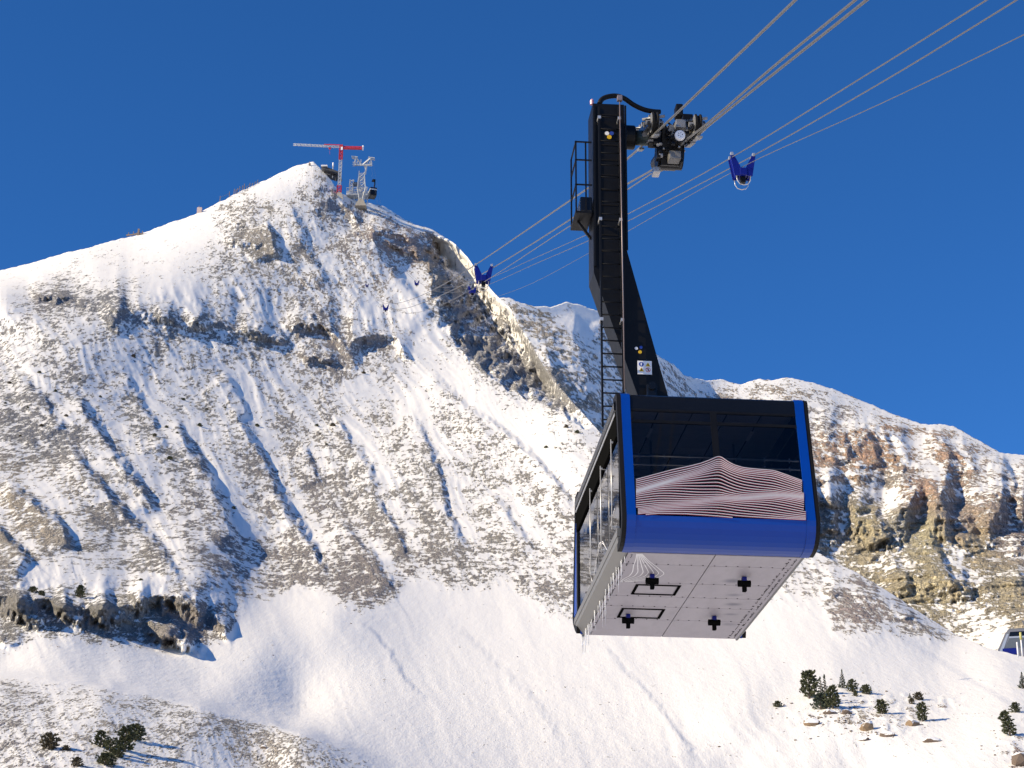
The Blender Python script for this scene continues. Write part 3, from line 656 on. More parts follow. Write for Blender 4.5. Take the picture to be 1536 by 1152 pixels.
def floor_mat():
    m, nt, b = new_mat('cabin_underside')
    tc = N(nt, 'ShaderNodeTexCoord'); L = nt.links.new
    nz = N(nt, 'ShaderNodeTexNoise'); nz.inputs['Scale'].default_value = 1.1; nz.inputs['Detail'].default_value = 6
    mp = N(nt, 'ShaderNodeMapping'); mp.inputs['Scale'].default_value = (1, .5, 1)
    geo = N(nt, 'ShaderNodeNewGeometry')
    L(geo.outputs['Position'], mp.inputs[0]); L(mp.outputs[0], nz.inputs['Vector'])
    cr = N(nt, 'ShaderNodeMix', data_type='RGBA')
    cr.inputs[6].default_value = (.33, .30, .33, 1); cr.inputs[7].default_value = (.44, .405, .435, 1)
    L(nz.outputs[0], cr.inputs[0]); col = cr.outputs[2]
    for (sx, sy, rx, ry, k) in DARK_SPOTS:  # soft-edged dark ellipses mixed into the panel colour
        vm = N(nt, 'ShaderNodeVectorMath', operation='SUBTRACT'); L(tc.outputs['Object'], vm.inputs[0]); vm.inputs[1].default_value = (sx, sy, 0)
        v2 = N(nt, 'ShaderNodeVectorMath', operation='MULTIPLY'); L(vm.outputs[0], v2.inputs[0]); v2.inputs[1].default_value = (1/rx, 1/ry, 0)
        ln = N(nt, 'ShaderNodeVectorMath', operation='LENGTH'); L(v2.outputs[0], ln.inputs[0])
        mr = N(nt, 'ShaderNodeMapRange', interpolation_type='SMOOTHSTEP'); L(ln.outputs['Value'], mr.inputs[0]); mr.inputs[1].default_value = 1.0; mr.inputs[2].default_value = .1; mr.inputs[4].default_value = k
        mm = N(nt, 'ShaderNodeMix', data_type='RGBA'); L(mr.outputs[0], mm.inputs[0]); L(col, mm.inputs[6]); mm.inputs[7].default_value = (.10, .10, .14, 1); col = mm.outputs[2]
    nz2 = N(nt, 'ShaderNodeTexNoise'); nz2.inputs['Scale'].default_value = 5.0; nz2.inputs['Detail'].default_value = 5; nz2.inputs['Roughness'].default_value = .7
    mpd = N(nt, 'ShaderNodeMapping'); mpd.inputs['Scale'].default_value = (1, .35, 1); L(tc.outputs['Object'], mpd.inputs[0]); L(mpd.outputs[0], nz2.inputs['Vector'])
    dr = N(nt, 'ShaderNodeMapRange'); L(nz2.outputs[0], dr.inputs[0]); dr.inputs[1].default_value = .45; dr.inputs[2].default_value = .8; dr.inputs[4].default_value = .35
    md = N(nt, 'ShaderNodeMix', data_type='RGBA'); L(dr.outputs[0], md.inputs[0]); L(col, md.inputs[6]); md.inputs[7].default_value = (.22, .20, .21, 1)
    L(md.outputs[2], b.inputs['Base Color'])
    b.inputs['Roughness'].default_value = .42; b.inputs['Metallic'].default_value = .15
    return m

def glass_mat(name, tint, ior=1.5):
    m = bpy.data.materials.new(name); m.use_nodes = True; nt = m.node_tree; nt.nodes.clear(); L = nt.links.new
    tr = N(nt, 'ShaderNodeBsdfTransparent'); tr.inputs[0].default_value = (*tint, 1)
    gl = N(nt, 'ShaderNodeBsdfGlossy'); gl.inputs[0].default_value = (.95, .95, .97, 1); gl.inputs[1].default_value = .015
    fr = N(nt, 'ShaderNodeFresnel'); fr.inputs[0].default_value = ior
    tc = N(nt, 'ShaderNodeTexCoord'); nz = N(nt, 'ShaderNodeTexNoise'); nz.inputs['Scale'].default_value = 1.3; nz.inputs['Detail'].default_value = 2
    bp = N(nt, 'ShaderNodeBump'); bp.inputs['Strength'].default_value = .03; bp.inputs['Distance'].default_value = .02
    L(tc.outputs['Object'], nz.inputs['Vector']); L(nz.outputs[0], bp.inputs['Height']); L(bp.outputs[0], gl.inputs['Normal'])
    mx = N(nt, 'ShaderNodeMixShader'); L(fr.outputs[0], mx.inputs[0]); L(tr.outputs[0], mx.inputs[1]); L(gl.outputs[0], mx.inputs[2])
    out = N(nt, 'ShaderNodeOutputMaterial'); L(mx.outputs[0], out.inputs[0])
    return m
M_GLASS = glass_mat('tinted_glass', (.50, .51, .54), 1.38); M_GLASS_SIDE = glass_mat('side_tinted_glass', (.26, .27, .28), 1.8)
def ice_mat():
    m, nt, b = new_mat('ice'); b.inputs['Base Color'].default_value = (.85, .86, .90, 1); b.inputs['Roughness'].default_value = .2
    b.inputs['Transmission Weight'].default_value = .35; b.inputs['IOR'].default_value = 1.31
    return m
M_ICE = ice_mat()

# ------------------------------------------------------------------ cabin frame of reference
CT = np.array([3.4306, 32.2538, 9.4583]); CYAW = .0884; CL = 5.7245; CH = 2.74
_c, _s = math.cos(CYAW), math.sin(CYAW)
RT = np.array([[_c, _s, 0], [-_s, _c, 0], [0, 0, 1]])       # world -> cabin
def cl_ray(u, v): return RT@(-CT), RT@ray(u, v)
def py(u, v, y):
    o, d = cl_ray(u, v); t = (y-o[1])/d[1]; p = o+d*t; return p[0], p[2]
def px(u, v, x):
    o, d = cl_ray(u, v); t = (x-o[0])/d[0]; p = o+d*t; return p[1], p[2]
def pz(u, v, z):
    o, d = cl_ray(u, v); t = (z-o[2])/d[2]; p = o+d*t; return p[0], p[1]
DARK_SPOTS = [(*pz(1099, 871, 0), .24, .22, .8), (*pz(1101, 892, 0), .2, .14, .6), (*pz(1100, 906, 0), .22, .16, .8), (*pz(1096, 921, 0), .2, .12, .6), (*pz(1094, 936, 0), .22, .16, .5)]
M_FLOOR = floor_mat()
def to_world(p): return RT.T@np.asarray(p, float) + CT
def to_local(p): return RT@(np.asarray(p, float)-CT)

def catmull(P, k=6):
    P = [np.asarray(p, float) for p in P]; out = []
    for i in range(len(P)-1):
        p0, p1, p2, p3 = P[max(i-1, 0)], P[i], P[i+1], P[min(i+2, len(P)-1)]
        l = max(np.linalg.norm(p2-p1), 1e-6)
        m1 = (p2-p0)/max(np.linalg.norm(p2-p1)+np.linalg.norm(p1-p0), 1e-6)*l; m2 = (p3-p1)/max(np.linalg.norm(p3-p2)+np.linalg.norm(p2-p1), 1e-6)*l
        if i == 0: m1 = p2-p1
        if i == len(P)-2: m2 = p2-p1
        for t in np.linspace(0, 1, k, endpoint=False):
            out.append((2*t**3-3*t**2+1)*p1+(t**3-2*t**2+t)*m1+(-2*t**3+3*t**2)*p2+(t**3-t**2)*m2)
    out.append(P[-1]); return out
def offset_path(path, t):
    P = [Vector((a, b)) for a, b in path]; out = []
    for i in range(len(P)):
        d = (P[min(i+1, len(P)-1)]-P[max(i-1, 0)]).normalized(); n = Vector((-d.y, d.x))
        out.append((P[i].x + n.x*t, P[i].y + n.y*t))
    return out
def strip(mb, path, x0, x1, t0, t1, mi=0, smooth=True):
    """band that follows a side profile; t0/t1 = inner and outer offset from it"""
    a = offset_path(path, t0); b = offset_path(path, t1); n = len(path)
    vs = []
    for x in (x0, x1):
        vs += [(x, p[0], p[1]) for p in a] + [(x, p[0], p[1]) for p in b]
    fs = []
    for i in range(n-1):
        fs += [(i, i+1, 2*n+i+1, 2*n+i), (n+i, 3*n+i, 3*n+i+1, n+i+1), (i, n+i, n+i+1, i+1), (2*n+i, 2*n+i+1, 3*n+i+1, 3*n+i)]
    fs += [(0, 2*n, 3*n, n), (n-1, 2*n-1, 4*n-1, 3*n-1)]
    mb.add(vs, fs, False, mi)
    return mb

NOSE = [(.02, 0), (-.10, .006), (-.22, .022), (-.33, .055), (-.42, .105), (-.50, .18), (-.555, .27), (-.588, .37), (-.60, .46)]
def wy(z): return -.60 + (z-.46)*(.44/2.09)                        # windshield leans back with height
SHIELD = [(wy(z), z) for z in (.46, .9, 1.2, 1.6, 2.0, 2.3, 2.5, 2.55)]
TOP = [(-.155, 2.62), (-.145, 2.70), (-.115, 2.76), (-.05, 2.80), (.08, 2.815), (.30, 2.815)]
NOSE_R = [(.02, .02), (-.10, .075), (-.25, .155), (-.40, .25), (-.50, .325), (-.56, .39), (-.60, .46)]
def rear(path): return [(CL-a, b) for a, b in path][::-1]
WB, WT = .60, 2.52                                                # window bottom and top heights

cabin = empty('cable_car', tuple(CT), CYAW)
tag(cabin, 'cobalt blue and black aerial tram cabin hanging from overhead ropes in the foreground', 'cable car')
def P_(mb, name, mat, parent=None): return mb.build(name, mat, parent or cabin)
for front in (True, False):
    fl = (lambda q: q) if front else rear
    sgn = 1 if front else 1
    ns = NOSE if front else NOSE_R
    full = fl(ns + SHIELD[1:] + TOP)
    o = P_(strip(MB(), fl(ns), -1.43, 1.43, -.07, -.004), 'nose_panel', M_BLUE)
    for x0, x1 in ((-1.585, -1.432), (1.432, 1.585)):
        P_(strip(MB(), full, x0, x1, -.10, .006), 'corner_pillar', M_BLUE)
    for x0, x1 in ((-1.66, -1.587), (1.587, 1.66)):
        P_(strip(MB(), full, x0, x1, -.13, -.002), 'edge_gasket', M_RUBBER)
    P_(strip(MB(), fl([(wy(2.5), 2.50)] + TOP), -1.43, 1.43, -.08, -.012), 'roof_header', M_BLACKG)
    # window frame bars and panes
    fr = P_(strip(MB(), fl(SHIELD[:7]), -.055, .055, -.05, -.004), 'mullion', M_BLACK)
    for x0, x1 in ((-1.43, -.057), (.057, 1.43)):
        P_(strip(MB(), fl([(wy(2.235), 2.235), (wy(2.285), 2.285)]), x0, x1, -.045, -.006), 'transom', M_BLACK)
        P_(strip(MB(), fl([(wy(2.46), 2.46), (wy(2.498), 2.498)]), x0, x1, -.045, -.006), 'window_frame', M_BLACK)
        lo = P_(strip(MB(), fl([(wy(.462), .462), (wy(1.4), 1.4), (wy(2.233), 2.233)]), x0+.002, x1-.002, -.026, -.018), 'windscreen', M_GLASS)
        P_(strip(MB(), fl([(wy(2.287), 2.287), (wy(2.458), 2.458)]), x0+.002, x1-.002, -.026, -.018), 'upper_window', M_GLASS)
# roof
r_ = MB(); r_.bbox((-1.45, .28, 2.70), (1.45, CL-.28, 2.80), .03); P_(r_, 'roof', M_BLACK)
r_ = MB(); r_.bbox((-.75, 1.2, 2.803), (.95, CL-1.0, 2.90), .05); P_(r_, 'roof_hatch', M_BLACK)
for s in (-1, 1):
    q = MB(); pr = [(1.40, 2.80), (1.57, 2.79), (1.65, 2.74), (1.685, 2.66), (1.68, 2.54), (1.60, 2.50), (1.40, 2.56)]
    q.prism([(s*a, b) for a, b in pr], 'y', .06, CL-.06); rail = P_(q, 'roof_rail', M_BLACKG)
    q = MB(); q.box((s*1.66 if s > 0 else -1.672, .08, 2.44), (1.672 if s > 0 else -1.66, CL-.08, 2.485)); P_(q, 'gutter_trim', M_LIGHT)
    q = MB(); q.box((min(s*1.60, s*1.655), .02, 2.05), (max(s*1.60, s*1.655), CL-.02, 2.497)); P_(q, 'side_header', M_MATTE)
    q = MB(); q.box((min(s*1.612, s*1.622), .02, .402), (max(s*1.612, s*1.622), CL-.02, 2.048)); pane = P_(q, 'side_window', M_GLASS_SIDE)
    for (pa, pb, pc) in ((.40, .28, 'sill_rail'), (.255, .0, 'skirt')):
        q = MB()
        if pc == 'sill_rail': pr = [(1.60, .40), (1.665, .395), (1.668, .262), (1.60, .258)]
        else: pr = [(1.55, .25), (1.664, .245), (1.655, .16), (1.545, .03), (1.515, .0), (1.48, .01)]
        q.prism([(s*a, b) for a, b in pr], 'y', -.02 if pc == 'skirt' else -.02, CL+(.12 if pc == 'skirt' else .30)); P_(q, pc, M_GREY)
    # blue corner trim at the far end, dark door edge beside it
    rp = rear(NOSE_R[5:] + SHIELD)
    inner = offset_path(rp, -.135)
    poly = [(a, b) for a, b in inner if b > .36 and b < 2.44]
    poly = poly + [(CL-.02, poly[-1][1]), (CL-.02, poly[0][1])]
    q = MB(); q.prism(poly, 'x', s*1.600, s*1.648); P_(q, 'corner_trim', M_BLUE)
    q = MB(); q.box((min(s*1.604, s*1.652), CL-.14, .405), (max(s*1.604, s*1.652), CL-.022, 2.046)); P_(q, 'door_edge', M_BLACK)
    # dark support posts inside, ceiling edge
    for yy in (.12, CL/2, CL-.2):
        q = MB(); q.box((min(s*1.52, s*1.60), yy, .1), (max(s*1.52, s*1.60), yy+.10, 2.6)); P_(q, 'inner_post', M_INTER)
for (u_, v0_, v1_) in ((920, 657, 812), (904, 697, 852), (888, 731, 876)):
    y0, z0 = px(u_, v0_, -1.66); y1, z1 = px(u_-0, v1_, -1.66)
    q = MB(); ym = (y0+y1)/2
    q.tube([(-1.69, ym, z0), (-1.69, ym, max(z1, .5))], .011, 8)
    q.bar((-1.62, ym, z0-.05), (-1.69, ym, z0-.05), .03); q.bar((-1.62, ym, max(z1, .5)+.05), (-1.69, ym, max(z1, .5)+.05), .03)
    P_(q, 'door_handle', M_LIGHT)
# interior
q = MB(); q.box((-1.50, -.1, .05), (1.50, CL+.1, .10)); P_(q, 'inner_floor', M_INTER)
q = MB(); q.box((-1.50, .05, 2.57), (1.50, CL-.05, 2.60)); ceil = P_(q, 'ceiling', M_MATTE)
M_CEIL = paint('ceiling_lining', (.50, .50, .53), .5, var=.15, scale=2)
cme = None
for i in range(5):
    for j in range(9):
        if cme is None:
            q = MB(); q.bbox((.012, .012, 0), (.588, .61, .02), .006); cme = q.mesh('ceiling_panel', M_CEIL)
        o = bpy.data.objects.new('ceiling_panel', cme); COL.objects.link(o); o.parent = ceil; o.location = (-1.5+.6*i, .06+.622*j, 2.548)
for xx in (-.9, .9):
    for yy in (.9, 2.4, 3.9):
        q = MB(); q.bbox((xx-.03, yy, 2.52), (xx+.03, yy+.45, 2.547), .008); P_(q, 'ceiling_lamp', M_WHITE, ceil)
for (u_, v_) in ((1060, 687), (1060, 700)):
    zz = py(u_, v_, -.2)[1]
    q = MB(); q.tube([(-1.5, -.2, zz), (1.5, -.2, zz)], .017, 8)
    for k in range(7): q.bar((-1.3+k*.43, -.2, zz-.04), (-1.3+k*.43, -.2, zz+.04), .02)
    P_(q, 'handrail', M_LIGHT)
for xx, yy in ((-.8, 1.6), (.7, 1.6), (-.8, 4.1), (.7, 4.1), (0, 2.86)):
    q = MB(); q.tube([(xx, yy, .1), (xx, yy, 2.56)], .02, 8); P_(q, 'grab_pole', M_GREY)
for yy in (1.2, 2.4, 3.6, 4.8):
    q = MB(); q.tube([(-1.4, yy, 2.15), (1.4, yy, 2.15)], .016, 6); P_(q, 'grab_bar', M_GREY)
q = MB(); q.box((.55, 2.2, .1), (1.35, 2.7, 1.3)); P_(q, 'control_desk', M_INTER)

# underside: two columns of panels, hatches, brackets
ys = [0.03] + [pz(u_, v_, 0)[1] for u_, v_ in ((1067, 849), (1047, 876), (1032, 896), (1021, 911), (1008, 930))] + [CL-.03]
under = MB(); under.box((-1.49, .03, .012), (1.49, CL-.03, .045)); under = P_(under, 'underside', M_BLACK)
xs = [-1.478, -.0, 1.478]
seen = {}
for i in range(6):
    for j in range(2):
        q = MB(); q.bbox((xs[j]+.007, ys[i]+.007, -.006), (xs[j+1]-.007, ys[i+1]-.007, .010), .004)
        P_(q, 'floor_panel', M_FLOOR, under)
def quad_frame(corners, w, z0, z1):
    c = [Vector(p) for p in corners]; m = sum(c, Vector((0, 0)))/4
    inn = []
    for p in c:
        d = p-m; inn.append(m + Vector((d.x*(1-w/abs(d.x)), d.y*(1-w/abs(d.y)))))
    mb = MB()
    for k in range(4):
        a, b = c[k], c[(k+1) % 4]; d, e = inn[(k+1) % 4], inn[k]
        mb.prism([a, b, d, e], 'z', z0, z1)
    return mb
S5 = 370/1536.0
def z5(x, y): return (860+x*S5, 800+y*S5)
for quad in (((395, 315), (672, 322), (628, 382), (357, 375)), ((303, 463), (573, 470), (530, 525), (270, 520))):
    pts = [pz(*z5(*p), 0) for p in quad]
    xa = min(p[0] for p in pts); xb = max(p[0] for p in pts); ya = min(p[1] for p in pts); yb = max(p[1] for p in pts)
    mb = quad_frame([(xa, ya), (xb, ya), (xb, yb), (xa, yb)], .05, -.018, -.007)
    P_(mb, 'hatch_frame', M_MATTE, under)
for (u_, v_) in ((978, 861), (1116, 865), (942, 921), (1071, 924)):
    x, y = pz(u_, v_, 0)
    q = MB(); q.bbox((x-.035, y-.05, -.27), (x+.035, y+.05, -.007), .012)
    q.bbox((x-.085, y-.07, -.16), (x+.085, y+.07, -.09), .02); q.disc((x, y, -.125), (1, 0, 0), .06, .22, 12)
    br = P_(q, 'guide_bracket', M_MATTE, under)
    q = MB(); q.bbox((x-.04, y-.055, -.09), (x+.04, y+.055, -.012), .01); P_(q, 'bracket_mount', M_NAVY, under)
# bolts along the seams
q = MB()
rb = random.Random(3)
for i in range(70):
    y = .15+(CL-.3)*i/69
    for x in (-1.40, 1.40, 1.30):
        if rb.random() < .75: q.box((x-.012+rb.uniform(-.02, .02), y-.012, -.014), (x+.012, y+.012, -.0065))
for yy in ys[1:-1]:
    for k in range(14):
        x = -1.3+2.6*k/13; q.box((x-.012, yy-.05, -.013), (x+.012, yy-.03, -.0065))
b_ = P_(q, 'panel_bolts', M_BLACK, under); b_['kind'] = 'stuff'
# white contour lines printed on the front left corner of the underside
def ribbon(mb, pts, w, n):
    """flat ribbon of width w through 3-D points on a surface with normal n"""
    P = [Vector(p) for p in pts]; n = Vector(n); vs = []
    for i in range(len(P)):
        d = (P[min(i+1, len(P)-1)]-P[max(i-1, 0)]).normalized(); s = d.cross(n).normalized()*w/2
        vs += [P[i]-s, P[i]+s]
    mb.add(vs, [(2*i, 2*i+1, 2*i+3, 2*i+2) for i in range(len(P)-1)])
for k in range(7):
    a = k/6.0
    raw = [(395+a*30, 122), (390+a*75, 160+a*5), (375+a*150, 195+a*15), (370+a*200, 235+a*12), (350+a*185, 262+a*8), (315+a*130, 278+a*8), (292+a*60, 300)]
    q = MB(); pts = []
    for i in range(len(raw)-1):
        for t in np.linspace(0, 1, 5, endpoint=False):
            pts.append(tuple((1-t)*np.array(raw[i])+t*np.array(raw[i+1])))
    pts.append(raw[-1]); pts = np.array(pts)
    pts[1:-1] = (pts[:-2]+pts[1:-1]*2+pts[2:])/4; pts[1:-1] = (pts[:-2]+pts[1:-1]*2+pts[2:])/4
    ribbon(q, [(*pz(*z5(*p), 0), -.010) for p in pts], .018, (0, 0, 1)); P_(q, 'contour_line', M_WHITE, under)
# icicles along the left lower edge
ri = random.Random(11)
for k in range(38):
    t = ri.random()**.8 if k > 3 else .97
    y = .25 + t*(CL+.0); ln = ri.uniform(.12, .42)*(1.0 if k % 5 else 1.5)
    x = -1.53 + ri.uniform(-.01, .03)
    q = MB(); q.tube([(x, y, .03), (x+ri.uniform(-.006, .006), y, .02-ln*.5), (x+ri.uniform(-.01, .01), y+ri.uniform(-.01, .01), .02-ln)], [.008, .005, .002], 5)
    P_(q, 'icicle', M_ICE)

# line drawing of the peak printed on the windscreen
S4 = 300/1536.0
top_c = [(120,715),(250,680),(400,640),(520,615),(620,590),(700,560),(740,540),(760,532),(785,545),(820,575),(880,605),(950,625),(1050,635),(1180,645),(1280,680),(1430,735)]
bot_c = [(120,1000),(300,988),(500,995),(700,1010),(900,1025),(1150,1032),(1450,1042)]
tx = np.linspace(122, 1440, 90)
ty = np.interp(tx, *zip(*top_c)); by = np.interp(tx, *zip(*bot_c))
def smooth(a, n):
    for _ in range(n): a[1:-1] = (a[:-2]+2*a[1:-1]+a[2:])/4
    return a
ty = smooth(ty, 3)
def on_shield(u, v, off):
    o, d = cl_ray(u, v)                # windscreen plane: y = wy(z)
    k = .44/2.09
    t = (-.60-.46*k - o[1] + k*o[2])/(d[1]-k*d[2]); p = o+d*t
    return (p[0], p[1]-off, p[2])
NL = 27
for i in range(NL):
    s = i/(NL-1.0)
    loc = s + .055*np.sin(2*math.pi*(s*1.6 + (tx-120)/1500.0)) * (4*s*(1-s)) + .05*np.exp(-((tx-300)/260.0)**2)*np.sin(math.pi*s)*np.cos(5*s)
    flat = s**.8
    ty_i = ty*(1-flat) + smooth(ty.copy(), 60)*flat
    y_ = ty_i + (by-ty_i)*loc + 5*np.sin(tx/160.0+i*.25)*(s*(1-s)*3)
    pts = [on_shield(930+a*S4, 580+b*S4, .020) for a, b in zip(tx, y_)]
    pts = [p for p in pts if abs(p[0]) < 1.428 and p[2] > .464]
    if len(pts) < 3: continue
    q = MB(); ribbon(q, pts, .0115, (0, 1, 0)); P_(q, 'summit_line', M_LINE)
    q = MB(); ribbon(q, [(p[0], p[1]+.001, p[2]-.0110) for p in pts], .011, (0, 1, 0)); P_(q, 'summit_line_red', M_REDLINE)  # dark red line running just under each pale one
# pale line drawing on the left side glass
for pts in ([(937,700),(932,735),(927,775),(924,800)], [(935,715),(938,745),(934,780)], [(908,820),(903,812),(899,822),(896,835)], [(886,826),(884,850),(887,868),(890,874)], [(912,828),(904,815),(898,818),(893,850),(889,873),(885,860)],
            [(934,742),(928,750),(922,762),(915,790)], [(930,690),(927,720),(923,755)]):
    pl_ = [(-1.632, *px(a, b, -1.632)) for a, b in pts]; pl_ = [p for p in pl_ if p[1] > .16]
    if len(pl_) > 1: q = MB(); ribbon(q, [tuple(p) for p in catmull(pl_, 5)], .014, (1, 0, 0)); P_(q, 'side_line', M_WHITE)

# ------------------------------------------------------------------ hanger, ladder, service platform (parts of the cable car)
YH = CL/2-.35
hp = [(889, 155), (936, 157), (940.5, 376), (1001, 590), (1024, 673), (985, 673), (890.5, 408)]
poly = [py(a, b, YH) for a, b in hp]
q = MB(); q.prism(poly, 'y', YH, YH+.70); hang = P_(q, 'hanger_arm', M_BLACK)
# flanges along the front edges, web panel lines
def hx(u, v, y=YH): return py(u, v, y)
for (a, b, w) in (((891, 158), (892.5, 400), 4), ((937.5, 160), (940.5, 376), 4)):
    (x0, z0), (x1, z1) = hx(*a), hx(*b)
    q = MB(); q.bar((x0, YH-.03, z0), (x1, YH-.02, z1), .035, .04); P_(q, 'flange', M_BLACK, hang)
for k in range(10):
    v_ = 172+k*22.5
    (x0, z0), (x1, z1) = hx(899, v_), hx(927, v_)
    q = MB(); q.box((x0, YH-.012, z0-.012), (x1, YH-.002, z0+.012)); P_(q, 'web_joint', M_RUBBER, hang)
yl = YH-.16
(lx0, lz0), (lx1, lz1) = py(898, 160, yl), py(904.4, 640, yl)
(rx0, rz0), (rx1, rz1) = py(928.5, 160, yl), py(935.5, 640, yl)
lxm = (lx0+lx1)/2; rxm = (rx0+rx1)/2
lad = MB(); lad.bar((lxm, yl, lz0), (lxm, yl, lz1), .035, .06); lad = P_(lad, 'ladder', M_BLACK)
q = MB(); q.bar((rxm, yl, rz0), (rxm, yl, rz1), .035, .06); P_(q, 'ladder_rail', M_BLACK, lad)
nr = int((lz0-lz1)/.262)
for k in range(nr):
    z_ = lz1+.14+k*.262
    q = MB(); q.tube([(lxm, yl, z_), (rxm, yl, z_)], .0155, 6); P_(q, 'rung', M_BLACK, lad)
for v_ in (178, 330, 480):
    z_ = py(915, v_, yl)[1]
    for x_ in (lxm, rxm):
        q = MB(); q.bar((x_, yl, z_), (x_, YH, z_), .05, .05); q.box((x_-.03, yl-.05, z_-.03), (x_+.03, yl-.032, z_+.03)); P_(q, 'ladder_bracket', M_LIGHT, lad)
(qx0, qz0), (qx1, qz1) = py(929.5, 150, yl-.10), py(937, 588, yl-.10)
q = MB(); q.tube([(qx0, yl-.10, qz0), (qx1, yl-.10, qz1)], .011, 8); q.bbox((qx0-.05, yl-.15, qz0-.02), (qx0+.05, yl-.05, qz0+.09), .01); P_(q, 'conduit', paint('bare_copper_tone', (.26, .205, .20), .4, metal=.4))
# stickers and safety sign
for (u_, v_, r_, mt) in ((910.5, 200, .042, M_WHITE), (917.5, 200, .042, M_SIGNBLUE), (914, 205.5, .045, M_YELLOW), (954.5, 522.5, .030, M_WHITE), (961.5, 521, .03, M_SIGNBLUE), (960, 528, .034, M_YELLOW)):
    yy = YH if v_ > 300 else YH-.015
    x, z = py(u_, v_, yy-.006); q = MB(); q.disc((x, yy-.006, z), (0, 1, 0), r_, .008, 16); P_(q, 'sticker', mt, hang)
x0, z0 = py(956, 541, YH-.012); x1, z1 = py(978, 562, YH-.012)
q = MB(); q.box((x0, YH-.016, z1), (x1, YH-.004, z0)); sign = P_(q, 'safety_sign', M_WHITE, hang)
w = x1-x0; h = z0-z1
def sg(a, b): return (x0+a*w, z1+b*h)
def flat_poly(name, pts, mat, off):
    q = MB(); q.prism(pts, 'y', YH-.016-off-.003, YH-.016-off); q.build(name, mat, hang)
def circ(cx, cz, r, n=20): return [(cx+r*math.cos(2*math.pi*k/n), cz+r*math.sin(2*math.pi*k/n)) for k in range(n)]
cx, cz = sg(.27, .74); flat_poly('mandatory_symbol', circ(cx, cz, .17*w), M_SIGNBLUE, .001)
flat_poly('mandatory_figure', [(cx-.05*w, cz-.1*h), (cx+.05*w, cz-.1*h), (cx+.05*w, cz+.1*h), (cx-.05*w, cz+.1*h)], M_WHITE, .005)
for a, b in ((.73, .72), (.27, .34)):
    cx, cz = sg(a, b); s_ = .18*w
    flat_poly('warning_triangle', [(cx-s_, cz-.13*h), (cx+s_, cz-.13*h), (cx, cz+.17*h)], M_YELLOW, .001)
    flat_poly('warning_bolt', [(cx-.02*w, cz-.09*h), (cx+.03*w, cz-.09*h), (cx+.02*w, cz+.08*h), (cx-.03*w, cz+.03*h)], M_BLACK, .005)
cx, cz = sg(.73, .34)
flat_poly('prohibition_ring', circ(cx, cz, .17*w), M_RED, .001); flat_poly('prohibition_field', circ(cx, cz, .13*w), M_WHITE, .005)
flat_poly('prohibition_bar', [(cx-.11*w, cz+.09*w), (cx-.08*w, cz+.12*w), (cx+.11*w, cz-.09*w), (cx+.08*w, cz-.12*w)], M_RED, .009)
flat_poly('prohibition_figure', [(cx-.02*w, cz-.09*w), (cx+.03*w, cz-.09*w), (cx+.03*w, cz+.09*w), (cx-.02*w, cz+.09*w)], M_BLACK, .0095)
# damper housing at the foot
x, z = py(978, 580, YH-.2); q = MB(); q.bbox((x-.1, YH-.22, z-.3), (x+.1, YH-.001, z+.06), .03); q.disc((x, YH-.24, z+.0), (0, 1, 0), .075, .06, 16); P_(q, 'suspension_bearing', M_BLACKG)
for u_, v_ in ((957, 587), (993, 587), (1077, 588)):
    x, z = py(u_, v_, .5); q = MB(); q.disc((x, .5, 2.80), (0, 0, 1), .03, .10, 10, prof=[(-.05, .03), (.03, .03), (.05, .015)]); P_(q, 'marker_lamp', M_YELLOW if u_ > 1000 else M_WHITE)
# service platform with railing on the left
ypf, ypb = YH-.05, YH+.75
def pp(u, v, y): x, z = py(u, v, y); return (x, y, z)
A = pp(863, 319, ypf); B = pp(889, 320, ypf)
zf = (A[2]+B[2])/2; xl = A[0]; xr = B[0]-.003
q = MB(); q.bbox((xl, ypf, zf), (xr, ypb, zf+.05), .01); plat = P_(q, 'platform', M_BLACK)
q = MB(); q.bbox((xl+.10, ypf+.02, zf+.052), (xr, ypb-.02, zf+.36), .02); P_(q, 'equipment_box', M_BLACKG, plat)
ztop = py(868, 212, ypf)[1]; zmid = py(868, 239, ypf)[1]; zmid2 = py(868, 276, ypf)[1]
for x_, y_ in ((xl+.02, ypf+.02), (xl+.02, ypb-.02), (xr-.12, ypf+.02)):
    q = MB(); q.bar((x_, y_, zf+.05), (x_, y_, ztop), .03); P_(q, 'rail_post', M_BLACK, plat)
for z_ in (ztop, zmid, zmid2):
    q = MB(); q.bar((xl, ypf+.02, z_), (xr, ypf+.02, z_), .026); P_(q, 'guard_rail', M_BLACK, plat)
    q = MB(); q.bar((xl+.02, ypf, z_), (xl+.02, ypb, z_), .026); P_(q, 'guard_rail', M_BLACK, plat)
q = MB(); q.bar((xl+.1, (ypf+ypb)/2, zf), (xr+.02, (ypf+ypb)/2, zf-.35), .05); P_(q, 'platform_brace', M_BLACK, plat)

